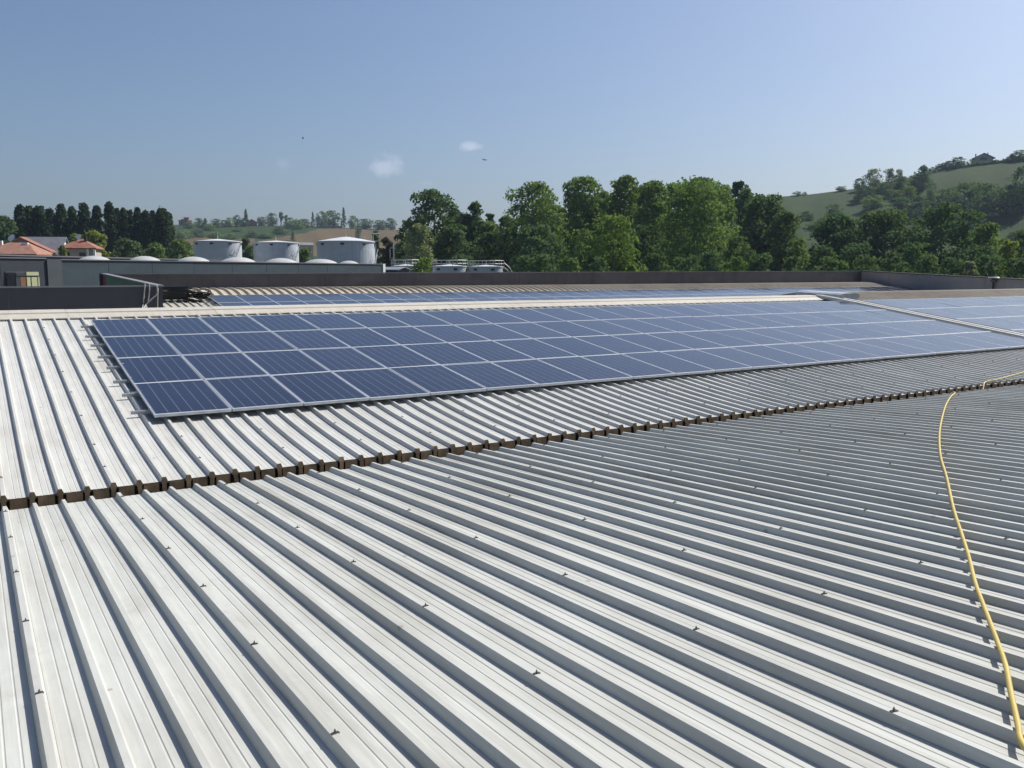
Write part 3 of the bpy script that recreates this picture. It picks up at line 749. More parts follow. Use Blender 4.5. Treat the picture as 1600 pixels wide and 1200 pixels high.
put('roof', MB().prism([(-1.1, -.25), (0, .0), (1.1, -.25), (1.1, -.32), (0, -.08), (-1.1, -.32)], (1, 0, 0), (0, 0, 1), (0, -2, ss[2]-GROUND), (0, 4, 0)).mesh(M['galv']), gs)
put('wall', MB().box((0, 0, (ss[2]-GROUND-.3)/2), (1.8, 3.6, ss[2]-GROUND-.3)).mesh(M['shed']), gs)

# ------------------------------------------------------------------ storage tanks
def tank(pxl, pxr, yrim, yapex, d, label, group, stair=None, dots=8, mast=.9, zbase=GROUND, stair_r=None):
    c = at_d((pxl+pxr)/2, yrim, d); a0, a1 = azim(pxl), azim(pxr); r = d*math.sin(R(a1-a0)/2)
    zt = c[2]; za = at_d((pxl+pxr)/2, yapex, d)[2]-zt
    t = thing('storage_tank', label, 'tank', (c[0], c[1], zbase), group); h = zt-zbase
    sh_ = MB().lathe((0, 0, 0), [(r, 0), (r, h*.33), (r*1.003, h*.332), (r*1.003, h*.34), (r, h*.342), (r, h*.66), (r*1.003, h*.662), (r*1.003, h*.67), (r, h*.672), (r, h)], 48)
    put('shell', sh_.mesh(M['tank'], False), t)
    put('cone_roof', MB().lathe((0, 0, h), [(r*1.03, -.10), (r*1.03, .03), (r*.55, za*.55), (r*.12, za*.96), (0.001, za)], 48).mesh(M['tank_roof'], False), t)
    put('roof_mast', MB().cyl((0, 0, h+za*.9), (0, 0, h+za+mast*.5), .06, n=6).cyl((0, 0, h+za+mast*.5), (0, 0, h+za+mast), .03, n=6).mesh(M['rail']), t)
    for k in range(dots):
        th = 2*math.pi*(k+.37)/dots
        put('vent_hole', MB().box((r*1.012*math.cos(th), r*1.012*math.sin(th), h-.38), (.10, .45, .22), th).mesh(M['dark']), t)
    if stair:
        t0, t1, z0, z1 = stair; n = 26; rr = r+.45
        pts0 = []; pts1 = []
        for i in range(n+1):
            th = R(t0+(t1-t0)*i/n); z = h*(z0+(z1-z0)*i/n); pts0.append((rr*math.cos(th), rr*math.sin(th), z)); pts1.append(((rr+.15)*math.cos(th), (rr+.15)*math.sin(th), z+.75))
        sm = MB(); sm.tube(pts0, .07, 6); put('stair', sm.mesh(M['rail']), t)
        hr = MB(); hr.tube(pts1, .035, 5)
        for i in range(0, n+1, 3): hr.cyl(pts0[i], pts1[i], .025, n=5)
        put('handrail', hr.mesh(M['rail']), t)
    return t, c, r, h
# spiral stairs seen at the right of each shell (angles in the tank's own frame)
tank(303, 377.5, 377.5, 373.5, 140, 'pale blue grey storage tank, left of the three tall ones behind the shed', 'tall storage tanks', (-98, -48, .55, .95))
tank(396, 466.5, 379.5, 376, 146, 'pale storage tank in the middle of the three tall ones behind the shed', 'tall storage tanks', (-96, -44, .5, .93))
T3, c3, r3, h3 = tank(495.5, 585.5, 377.8, 370, 120, 'largest pale storage tank at the right end of the skylight building', 'tall storage tanks', (-92, -40, .42, .86))
ld = MB()
for s_ in (-.22, .22): ld.tube([(r3+.3, s_-.2, h3*.25), (r3+.3, s_-.2, h3*.98), (r3-.2, s_-.2, h3+.25)], .05, 5)
for i in range(22): ld.cyl((r3+.3, -.42, h3*.27+i*.3), (r3+.3, .02, h3*.27+i*.3), .03, n=4)
put('ladder', ld.mesh(M['rail']), T3)
pl = MB(); pl.box((r3*.92, -.8, h3+.12), (1.4, 2.4, .08))
for a, b in ((.3, -2.0), (1.6, -2.0), (.3, .4), (1.6, .4)): pl.cyl((r3*.92-.95+a, b, h3+.15), (r3*.92-.95+a, b, h3+1.1), .035, n=5)
pl.tube([(r3*.92-.65, -2.0, h3+1.1), (r3*.92+.65, -2.0, h3+1.1), (r3*.92+.65, .4, h3+1.1)], .035, 5)
put('platform', pl.mesh(M['rail']), T3)
small = []
for a in ((612.5, 655, 415.5, 413, 'small pale tank with railing, leftmost of the low tanks above the parapet'),
          (676, 729, 416, 413.2, 'small pale tank in the middle of the low tanks above the parapet'),
          (733, 786, 416.6, 414, 'small pale tank at the right end of the low tanks above the parapet')):
    small.append(tank(a[0], a[1], a[2], a[3], 112, a[4], 'low storage tanks', None, 6, .55))
for (t, c, r, h) in small:
    rm = MB(); n = 20; pts = [((r+.12)*math.cos(2*math.pi*i/n), (r+.12)*math.sin(2*math.pi*i/n), 0) for i in range(n+1)]
    for z in (.35, .75): rm.tube([(x, y, h+z) for x, y, _ in pts], .028, 5)
    for i in range(0, n, 2): rm.cyl((pts[i][0], pts[i][1], h-.1), (pts[i][0], pts[i][1], h+.75), .028, n=5)
    put('railing', rm.mesh(M['rail']), t)
t, c, r, h = small[2]
sm = MB(); sm.tube([(r+.2, -.5, h+.5), (r+.9, -.7, h-.1), (r+1.5, -.9, h-1.2)], .06, 5); sm.tube([(r+.2, -.5, h-.1), (r+.9, -.7, h-.7), (r+1.5, -.9, h-1.8)], .10, 5)
put('stair', sm.mesh(M['rail']), t)
lp = at_d(615.5, 424, 104)
gp = [(0, 0, 0), (0, 0, at_d(615.5, 393, 104)[2]-GROUND), (-.12, 0, at_d(615.5, 388.5, 104)[2]-GROUND), (-.33, 0, at_d(615, 387, 104)[2]-GROUND), (-.45, .0, at_d(615, 391, 104)[2]-GROUND), (-.45, 0, at_d(615, 404, 104)[2]-GROUND)]
tag(put('vent_stack', MB().tube(catmull(gp, 5), .055, 6).mesh(M['rail'], True), None, (lp[0], lp[1], GROUND)), 'thin grey hook topped pipe standing left of the low tanks', 'pipe')

# ------------------------------------------------------------------ houses at the left
def gz(p): return float(ground_z(math.degrees(math.atan2(p[0], p[1])), math.hypot(p[0], p[1])))
def hip_roof(mb, w, dpt, z0, z1, ridge, ov=.4, th=.18):
    a, b = w/2+ov, dpt/2+ov; r = ridge/2
    mb.add([(-a, -b, z0), (a, -b, z0), (a, b, z0), (-a, b, z0), (-r, 0, z1), (r, 0, z1), (-a, -b, z0-th), (a, -b, z0-th), (a, b, z0-th), (-a, b, z0-th)],
           [(0, 1, 5, 4), (1, 2, 5), (2, 3, 4, 5), (3, 0, 4), (6, 7, 1, 0), (7, 8, 2, 1), (8, 9, 3, 2), (9, 6, 0, 3), (9, 8, 7, 6)])
    return mb
def dish(parent, p, s=.5):
    d = put('satellite_dish', MB().lathe((0, 0, 0), [(.001, 0), (.5*s, .05*s), (.9*s, .2*s), (1.0*s, .3*s)], 16).mesh(M['white'], True), parent, p, (R(62), 0, R(-25)))
    return d
HD = 190.0
c = at_d(127.5, 388, HD); face = -math.atan2(c[0], c[1])+R(-14)
hb_ = thing('tiled_house', 'small house with a pyramid terracotta roof and satellite dish, left of the shrubs', 'house', (c[0], c[1], gz(c)), None, (0, 0, face))
b0 = gz(c); ze = c[2]-b0; za = at_d(124, 373, HD)[2]-b0; w = 61*HD/F_PX*.84
put('wall', MB().box((0, 0, (ze-.2)/2), (w*.80, w*.8, ze-.2)).mesh(M['plaster']), hb_)
rf = put('roof', hip_roof(MB(), w*.84, w*.84, ze, za, .4).mesh(M['tile']), hb_)
put('chimney', MB().box((1.0, -.8, (ze+za)/2+.55), (.45, .45, 1.5)).mesh(M['dark']), rf)
for i, xx in enumerate((w*.40+.15, w*.40-1.0)): put('porch_pillar', MB().box((xx, -w*.40-.25, (ze-.2)/2), (.35, .35, ze-.2)).mesh(M['plaster_w']), hb_)
dish(hb_, (-.2, -.3, za+.3), .55)
for xx in (-2.0, .8): put('window', MB().box((xx, -w*.40-.02, ze-1.5), (1.1, .06, 1.3)).mesh(M['glass_dark']), hb_)
c = at_d(62, 392, HD+8); face = -math.atan2(c[0], c[1])-R(20)
ha = thing('terracotta_house', 'wide house with grey and terracotta roofs and white gable at the left edge', 'house', (c[0], c[1], gz(c)), None, (0, 0, face))
b0 = gz(c); k = (HD+8)/F_PX
def zz(y): return at_d(62, y, HD+8)[2]-b0
def xx_(px): return (px-62)*k*.86
# rear wing: gable end to the right, long roof slope towards us in grey metal with a tiled verge
rz, ez = zz(369), zz(396)
x0, x1 = xx_(22), xx_(94)
put('wall', MB().box(((x0+xx_(91))/2, 3.5, (ez)/2), (xx_(91)-x0, 7.0, ez)).mesh(M['plaster_w']), ha)
gm = MB(); gm.prism([(-3.5, ez), (3.5, ez), (0, rz-.25)], (0, 1, 0), (0, 0, 1), (xx_(91)-.25, 3.5, 0), (.25, 0, 0)); put('gable_wall', gm.mesh(M['plaster_w']), ha)
put('roof', MB().prism([(-4.2, ez-.35), (0, rz), (4.2, ez-.35), (4.2, ez-.55), (0, rz-.22), (-4.2, ez-.55)], (0, 1, 0), (0, 0, 1), (x0, 3.5, 0), (x1-x0, 0, 0)).mesh(M['slate']), ha)
# sloping terracotta strip (lower gabled porch roof crossing it)
pg = MB(); pg.prism([(xx_(14), zz(392)), (xx_(43), zz(371)), (xx_(87), zz(393)), (xx_(87), zz(395)), (xx_(43), zz(373.6)), (xx_(14), zz(394))], (1, 0, 0), (0, 0, 1), (0, -3.2, 0), (0, 3.4, .0)); put('roof', pg.mesh(M['tile']), ha)
put('gable_wall', MB().prism([(xx_(17), zz(400)), (xx_(17), zz(393)), (xx_(43), zz(374)), (xx_(84), zz(394.5)), (xx_(84), zz(400))], (1, 0, 0), (0, 0, 1), (0, -2.8, 0), (0, .3, 0)).mesh(M['slate']), ha)
# front wing with a hip roof
fw = thing('front_wing_house', 'low house with a faded terracotta hip roof in the left corner', 'house', (c[0]-5.0, c[1]-11.0, gz(c)), None, (0, 0, face))
k2 = (HD-3)/F_PX
e2 = at_d(20, 397.5, HD-3)[2]-b0; a2 = at_d(20, 379, HD-3)[2]-b0
put('roof', hip_roof(MB(), 78*k2*.82, 9.0, e2, a2, 24*k2).mesh(M['tile2']), fw, (xx_(30)+5.0, 0, 0))
put('wall', MB().box((xx_(30)+5.0, 0, (e2-.2)/2), (72*k2*.82, 8.4, e2-.2)).mesh(M['plaster']), fw)
put('chimney', MB().box((xx_(8)+5.0, -.6, a2-.4), (.5, .5, 1.4)).mesh(M['plaster_w']), fw)
put('roof_hatch', MB().box((xx_(42)+5.0, -.7, a2-.25), (.9, .6, .4)).mesh(M['white']), fw)
dish(ha, (xx_(33), -3.3, zz(373.5)), .75)

# ------------------------------------------------------------------ trees
class Crown:
    pass
def leaf_quads(rg, C, Nrm, size, jitter=.9):
    n = len(C); nn = Nrm+rg.normal(0, jitter, (n, 3)); nn /= np.linalg.norm(nn, axis=1)[:, None]
    h = rg.normal(0, 1, (n, 3)); u = np.cross(nn, h); u /= np.linalg.norm(u, axis=1)[:, None]; w = np.cross(nn, u)
    su = (size*rg.uniform(.6, 1.3, n))[:, None]; sw = su*rg.uniform(.5, .95, n)[:, None]
    b = nn*su*rg.uniform(-.25, .25, n)[:, None]
    V = np.stack([C-u*su*.5, C-w*sw*.5+b, C+u*su*.5, C+w*sw*.5+b], 1).reshape(-1, 3)
    return V
def quads_mesh(V, mat, name):
    n = len(V)//4; me = bpy.data.meshes.new(name)
    me.vertices.add(len(V)); me.vertices.foreach_set('co', V.astype(np.float32).ravel())
    me.loops.add(len(V)); me.loops.foreach_set('vertex_index', np.arange(len(V), dtype=np.int32))
    me.polygons.add(n); me.polygons.foreach_set('loop_start', np.arange(0, len(V), 4, dtype=np.int32))
    try: me.polygons.foreach_set('loop_total', np.full(n, 4, dtype=np.int32))
    except Exception: pass
    me.materials.append(mat); me.update(calc_edges=True); me.validate(); return me
def profile_r(style, t):
    t = np.clip(t, 0, 1)
    if style == 'poplar': return np.where(t < .12, .45+t*3.5, np.where(t < .55, .90+.1*np.sin(t*9), .98*np.clip(1-((t-.55)/.46)**2, 0, 1)**.6))
    if style == 'conifer': return (1-t)**.85*.95+.03
    if style == 'bush': return np.sqrt(np.clip(1-(t*1.0-.25)**2/.60, 0.02, 1))
    if style == 'umbrella': return np.where(t < .45, .2, np.sqrt(np.clip(1-((t-.68)/.33)**2, 0.02, 1)))
    return np.where(t < .5, np.sqrt(np.clip(1-((t-.5)/.6)**2, .02, 1)), np.sqrt(np.clip(1-((t-.5)/.50)**2, .01, 1))**.85)        # broad
def make_crown(seed, Rr, H, style, n, leaf, gaps=.0):
    rg = np.random.default_rng(seed)
    asp = max(1.0, H/(2.0*Rr))
    nl = int({'poplar': 26, 'conifer': 40, 'bush': 24, 'umbrella': 18}.get(style, 44)*(asp**.9))
    t = (np.arange(nl)+rg.uniform(.1, .9, nl))/nl; rg.shuffle(t); ang = rg.uniform(0, 2*np.pi, nl); rad = rg.uniform(.25, 1, nl)**.5
    lr = Rr*rg.uniform(.25, .46, nl)*(.6 if style == 'conifer' else 1)*(1.15 if style == 'poplar' else 1)
    pr_ = profile_r(style, t*.96+.02)*Rr
    if style == 'broad': pr_ = np.maximum(pr_, np.where(t < .5, .84*Rr, 0))*rg.uniform(.88, 1.08, nl)
    f1, f2 = rg.uniform(0, 6.28, 2)
    if style in ('broad', 'bush'):
        pr_ = pr_*(1+.16*np.sin(2*ang+f1)+.12*np.sin(3*ang+f2+5*t)); lr = lr*(1.12-.5*t)
    lr = np.minimum(lr, np.maximum(pr_*.8, .16*Rr))
    rr = np.maximum(0, pr_-lr*.8)*rad
    C = np.stack([rr*np.cos(ang), rr*np.sin(ang), t*H], 1)
    C[:, 2] = np.clip(C[:, 2], lr*.4, H-lr*.8)
    wgt = lr**2; wgt /= wgt.sum(); pick = rg.choice(nl, n, p=wgt)
    d = rg.normal(0, 1, (n, 3)); d /= np.linalg.norm(d, axis=1)[:, None]
    d[:, 2] = np.where(rg.random(n) < .5, np.abs(d[:, 2]), d[:, 2])
    rad = np.where(rg.random(n) < .75, rg.uniform(.80, 1.12, n), rg.uniform(.3, .9, n))
    sq = np.array([1, 1, 1.3 if style == 'poplar' else .85])
    Pp = C[pick]+d*(lr[pick]*rad)[:, None]*sq
    st = rg.random(n) < .05; Pp[st] += d[st]*(lr[pick][st]*rg.uniform(.1, .4, st.sum()))[:, None]
    if gaps:
        g3 = np.sin(Pp[:, 0]*1.7+seed)*np.sin(Pp[:, 1]*1.5+seed*2)*np.sin(Pp[:, 2]*1.3+seed*3); keep = g3 > -.75+gaps*.9
        keep |= rg.random(n) < .3; Pp, d, n = Pp[keep], d[keep], int(keep.sum())
    Pp[:, 2] = np.maximum(Pp[:, 2], .05)
    return leaf_quads(rg, Pp, d, leaf*np.ones(n))
def make_trunk(seed, Rr, H, base, style):
    """base: clear trunk height below the crown"""
    rg = random.Random(seed); mb = MB(); tr = max(.10, .028*(H+base)**1.0)*(.75 if style in ('poplar', 'conifer', 'bush') else 1)
    top = base+H*(.8 if style != 'bush' else .4)
    pts = [(rg.uniform(-.03, .03)*i*Rr*.3, rg.uniform(-.03, .03)*i*Rr*.3, top*i/5) for i in range(6)]
    mb.tube(pts, lambda t: tr*(1-.85*t), 7)
    for k in range(6 if style not in ('conifer', 'poplar') else 3):
        z = base+H*rg.uniform(.05, .55); a = rg.uniform(0, 6.28); l = Rr*rg.uniform(.5, .9)*(.5 if style == 'poplar' else 1)
        mb.tube([(0, 0, z), (l*.5*math.cos(a), l*.5*math.sin(a), z+l*.45), (l*math.cos(a), l*math.sin(a), z+l*1.0)], lambda t: tr*.42*(1-.8*t), 5)
    return mb.mesh(M['bark'], True, 'trunk')
N_TREE = [0]
share = {}
def tree(name, label, cat, base, Rr, Htot, style, leaf_mat, n, leaf, clear=.12, group=None, gaps=0.0, shared=None):
    N_TREE[0] += 1; sd = 100+N_TREE[0]*7
    t = thing(name, label, cat, base, group, (0, 0, (N_TREE[0]*2.4) % 6.28))
    if shared:
        key = (shared, style, leaf_mat, N_TREE[0] % 3)
        if key not in share:
            share[key] = (quads_mesh(make_crown(sd, 1.0, 2.6 if style in ('conifer', 'poplar') else 2.0, style, n, leaf, gaps), LEAF[leaf_mat], 'crown'), make_trunk(sd, 1.0, 1.6, .3, style))
        cm, tm = share[key]; hh = 2.6 if style in ('conifer', 'poplar') else 2.0; cl = Htot*clear
        put('crown', cm, t, (0, 0, cl), (0, 0, 0), (Rr, Rr, (Htot-cl)/hh)); put('trunk', tm, t, (0, 0, 0), (0, 0, 0), (Rr*.8, Rr*.8, Htot/2.2))
    else:
        cl = Htot*clear
        put('crown', quads_mesh(make_crown(sd, Rr, Htot-cl, style, n, leaf, gaps), LEAF[leaf_mat], 'crown'), t, (0, 0, cl))
        put('trunk', make_trunk(sd, Rr, Htot-cl, cl, style), t)
    return t
def ground_tree(px, ytop, wpx, d, style, leaf_mat, name, label, cat='tree', dens=1.0, clear=.1, group=None, gaps=0.0, leaf=None):
    c = at_d(px, 426, d); b = gz(c); top = at_d(px, ytop, d)[2]; Rr = wpx/2*d/F_PX*1.27*cs2(px)
    
    H = top-b; area = Rr*H; n = int(np.clip(area*125*dens, 3000, 18000))
    return tree(name, label, cat, (c[0], c[1], b), Rr, H, style, leaf_mat, n, leaf or max(.32, .0036*d), clear, group, gaps)
# the grove in the middle
G = 'grove of trees beyond the parapet'
for a in (
 (680, 297, 84, 150, 'broad', 'dark', 'tall loose crowned poplar at the left end of the grove', .95, .15),
 (742, 316, 34, 150, 'broad', 'dark', 'slim dark tree right of the loose crowned poplar', .9, .2),
 (766, 334, 20, 158, 'broad', 'dark', 'short narrow dark tree in the dip of the grove skyline', 1, 0),
 (788, 338, 34, 162, 'broad', 'mid', 'low tree at the foot of the tall airy tree', 1, 0),
 (832, 285, 88, 140, 'broad', 'mid', 'tall airy tree with sky showing through its crown', .8, .38),
 (912, 277, 74, 150, 'broad', 'mid', 'tall rounded tree right of the airy tree', 1, .1),
 (974, 276, 62, 146, 'broad', 'mid', 'tall tree above the bright green lower tree', 1, .1),
 (1018, 283, 60, 142, 'broad', 'mid', 'tall pale tree left of the broadest crown', 1, 0),
 (1082, 285, 128, 124, 'broad', 'mid', 'broadest tallest green crown at the centre of the grove', 1.15, 0),
 (1098, 279, 76, 172, 'broad', 'dark', 'dark tree top rising behind the broadest crown', 1, 0),
 (1152, 284, 42, 156, 'broad', 'dark', 'dark upright tree just right of the broadest crown', 1, .15),
 (1190, 304, 74, 150, 'broad', 'dark', 'dark sloping tree near the right end of the grove', 1.1, 0),
 (1226, 332, 66, 140, 'broad', 'dark', 'lower dark tree at the right end of the grove', 1.1, 0),
 (1246, 372, 40, 128, 'broad', 'mid', 'small tree closing the right end of the grove', 1, 0),
 (958, 336, 82, 108, 'broad', 'bright', 'bright green rounded tree in front of the tall grove', 1.2, 0),
 (655, 350, 52, 134, 'broad', 'grey', 'grey green willow like tree under the loose poplar', .9, .15),
 (715, 352, 64, 140, 'broad', 'dark', 'dark bushy tree behind the low tanks', 1, 0),
 (775, 362, 60, 142, 'broad', 'dark', 'dark bushy tree right of the low tanks', 1, 0),
 (842, 352, 70, 128, 'broad', 'dark', 'dark undergrowth tree below the airy crown', 1, 0),
 (905, 358, 44, 104, 'broad', 'mid', 'narrow green tree left of the bright rounded tree', 1, 0),
 (1010, 352, 56, 130, 'broad', 'dark', 'dark tree between bright rounded tree and broadest crown', 1, 0),
 (1150, 370, 50, 118, 'broad', 'dark', 'dark undergrowth tree below the sloping dark tree', 1, 0),
 (945, 300, 56, 158, 'broad', 'mid', 'green tree filling the notch right of the rounded tree', 1, 0),
 (1000, 296, 56, 160, 'broad', 'dark', 'dark tree filling the skyline left of the pale tall tree', 1, 0),
 (1046, 287, 62, 150, 'broad', 'mid', 'green tree between pale tall tree and broadest crown', 1, 0),
 (1122, 290, 60, 140, 'broad', 'mid', 'yellowish tree at the right shoulder of the broadest crown', 1, 0),
 (872, 322, 46, 152, 'broad', 'mid', 'green tree right of the airy tree, lower than its neighbours', 1, 0),
 (1166, 300, 46, 162, 'broad', 'dark', 'dark tree right of the upright one', 1, 0),
 (1210, 322, 52, 155, 'broad', 'dark', 'dark tree between sloping tree and grove end', 1, 0),
 (718, 334, 62, 158, 'broad', 'dark', 'dark tree filling the gap right of the loose poplar', 1, 0),
 (752, 346, 56, 152, 'broad', 'mid', 'green tree between the slim and the narrow dark trees', 1, 0),
 (806, 342, 58, 152, 'broad', 'dark', 'dark tree directly left of the airy tree', 1, 0),
 (850, 312, 66, 156, 'broad', 'mid', 'green tree behind the right half of the airy tree', 1, 0),
 (898, 300, 58, 160, 'broad', 'dark', 'dark tree behind the tall rounded tree', 1, 0),
 (936, 312, 52, 152, 'broad', 'mid', 'green tree above the bright rounded tree, left side', 1, 0),
 (640, 345, 40, 168, 'broad', 'dark', 'low dark tree at the far left of the grove', 1, 0),
 (690, 385, 70, 165, 'broad', 'dark', 'dark far tree closing the gap behind the low tanks', 1, 0),
 (800, 380, 80, 172, 'broad', 'dark', 'dark far tree closing the gap left of the airy tree', 1, 0),
 (1200, 372, 80, 165, 'broad', 'dark', 'dark far tree closing the gap behind the right end', 1, 0),
):
    ground_tree(a[0], a[1], a[2], a[3], a[4], a[5], 'grove_tree', a[6], 'tree', a[7], .06, G, a[8])
SH = 'shrubs beyond the parapet'
for a in ((660, 403, 46, 98, 'bright', 'green bush hiding part of the low tanks'), (1154, 401, 46, 96, 'bright', 'bright shrub before the right half of the grove'),
          (895, 404, 40, 92, 'mid', 'green shrub at the parapet below the airy tree'), (985, 414, 34, 92, 'bright', 'low shrub right of the bright rounded tree'),
          (608, 372, 32, 150, 'plum', 'dark reddish tree right of the largest tank'), (588, 362, 16, 175, 'dark', 'dark narrow tree right behind the largest tank'), (628, 378, 30, 140, 'dark', 'dark bush between largest tank and hooked pipe')):
    ground_tree(a[0], a[1], a[2], a[3], 'bush', a[4], 'shrub', a[5], 'shrub', 1.2, .03, SH)
for i, (px, yt, w, d) in enumerate(((722, 398, 60, 118), (822, 400, 50, 112), (850, 396, 60, 108), (935, 402, 50, 100), (1025, 396, 64, 112), (1075, 400, 60, 106), (1110, 394, 60, 112), (1190, 398, 64, 114), (1238, 402, 52, 112), (1290, 400, 60, 112), (1350, 398, 60, 108), (1400, 396, 64, 110), (1450, 398, 60, 108), (1490, 402, 56, 108), (1545, 400, 60, 110), (1600, 402, 60, 106))):
    lab = ['dark undergrowth between the low tanks and the airy tree', 'dark undergrowth at the foot of the airy tree', 'dark undergrowth below the tall rounded tree', 'dark undergrowth left of the bright rounded tree', 'dark undergrowth right of the bright rounded tree', 'dark undergrowth under the left half of the broadest crown', 'dark undergrowth under the right half of the broadest crown', 'dark undergrowth below the sloping dark tree', 'dark undergrowth at the right end of the grove', 'dark undergrowth between the grove and the hill trees',
           'dark undergrowth below the left hill foot tree', 'dark undergrowth below the middle hill foot tree', 'dark undergrowth left of the dome shaped tree base', 'dark undergrowth under the dome shaped tree', 'dark undergrowth left of the small yellow green tree', 'dark undergrowth in the corner at the right edge'][i]
    ground_tree(px, yt, w, d, 'bush', 'dark', 'undergrowth_shrub', lab, 'shrub', 1.0, .02, SH)
# trees in front of the right hill
G2 = 'trees at the foot of the right hill'
for a in (
 (1306, 336, 76, 150, 'broad', 'dark', 'dark rounded tree at the foot of the hill, left of three', 1.1),
 (1380, 329, 92, 145, 'broad', 'dark', 'dark rounded tree at the foot of the hill, middle of three', 1.1),
 (1468, 319, 106, 140, 'broad', 'dark', 'largest dark dome shaped tree at the foot of the hill', 1.15),
 (1540, 350, 66, 145, 'broad', 'mid', 'mid green tree right of the dome shaped tree', 1.0),
 (1574, 376, 34, 118, 'broad', 'yellow', 'small yellow green tree near the right edge', 1.0),
 (1602, 360, 50, 130, 'broad', 'dark', 'dark tree cut by the right edge', 1.1),
 (1580, 404, 44, 112, 'broad', 'dark', 'dark low tree below the yellow green one', 1.0),
 (1425, 378, 60, 120, 'broad', 'dark', 'dark undergrowth tree below the dome shaped tree', 1.0),
 (1340, 380, 60, 122, 'broad', 'dark', 'dark undergrowth tree below the left pair', 1.0),
 (1285, 385, 50, 130, 'broad', 'dark', 'dark low tree beside the grove end', 1.0),
 (1640, 350, 80, 150, 'broad', 'dark', 'dark tree just beyond the right edge', 1.0),
):
    ground_tree(a[0], a[1], a[2]*1.14, a[3], a[4], a[5], 'roadside_tree', a[6], 'tree', a[7], .04, G2)
for a in ((1512, 409, 40, 108, 'grey', 'pale shrub between dark trees at the right parapet'), (1318, 408, 34, 108, 'mid', 'green shrub under the left dark rounded tree')):
    ground_tree(a[0], a[1], a[2], a[3], 'bush', a[4], 'shrub', a[5], 'shrub', 1.1, .02, SH)
# poplars at the left
G3 = 'row of dark poplars at the left'
for i, (px, yt, w) in enumerate(((38, 322, 18), (52, 325, 20), (66, 324, 24), (84, 327, 20), (101, 322, 20), (118, 325, 15), (137, 319, 18), (157, 322, 17), (176, 318, 18), (188, 327, 11), (198, 326, 12), (208, 328, 12), (219, 326, 13), (232, 332, 17), (243, 330, 12), (257, 327, 24), (268, 334, 14))):
    lab = ['dark poplar at the left end of the row, above the terracotta house', 'dark poplar second from the left end of the row', 'stout dark poplar third from the left end of the row', 'dark poplar fourth from the left end, lower than its neighbours',
           'tall dark poplar above the white gable', 'slim dark poplar left of the first sky gap in the row', 'tall dark poplar right of the first sky gap', 'dark poplar above the yellow green bush', 'tallest dark poplar near the middle of the row',
           'very slim poplar right of the tallest one', 'slim poplar second right of the tallest one', 'slim poplar third right of the tallest one', 'slim poplar fourth right of the tallest one', 'lower dark poplar left of the right end group',
           'slim poplar joining the right end group', 'stout dark poplar in the right end group', 'lowest poplar at the right end of the row'][i]
    ground_tree(px, yt-1+((i*5) % 4)*.7, w*(1.12+.07*((i*3) % 4)), 225+(i*7) % 13, 'poplar', 'poplar', 'poplar_tree', lab, 'tree', 1.3, .03, G3, 0, .6)
ground_tree(12, 338, 44, 215, 'broad', 'dark', 'broad_tree', 'broad green tree at the left edge before the poplars', 'tree', 1, .05, None, 0, .6)
ground_tree(60, 345, 90, 245, 'broad', 'dark', 'broad_tree', 'dark woodland tree filling in behind the left poplars', 'tree', 1, .05, None, 0, .7)
for a in ((150, 361, 62, 205, 'yellow', 'yellow green bush right of the pyramid roofed house'), (122, 366, 30, 210, 'yellow', 'small yellow green bush above the pyramid roof'), (205, 374, 60, 195, 'dark', 'dark bush below the middle poplars'),
          (245, 380, 40, 180, 'mid', 'green bush left of the tall tanks'), (283, 374, 44, 200, 'mid', 'green bush touching the left tall tank'), (100, 384, 14, 185, 'yellow', 'thin yellow shrub between the two tiled houses'), (386, 372, 26, 190, 'dark', 'dark bush between left and middle tall tanks'),
          (478, 388, 28, 170, 'mid', 'green bush between middle and largest tall tanks'), (4, 378, 26, 210, 'dark', 'dark bush at the left edge above the tiled roofs')):
    ground_tree(a[0], a[1], a[2], a[3], 'bush', a[4], 'bush', a[5], 'shrub', 1.2, .02, 'bushes around the houses and tanks', 0, .55)

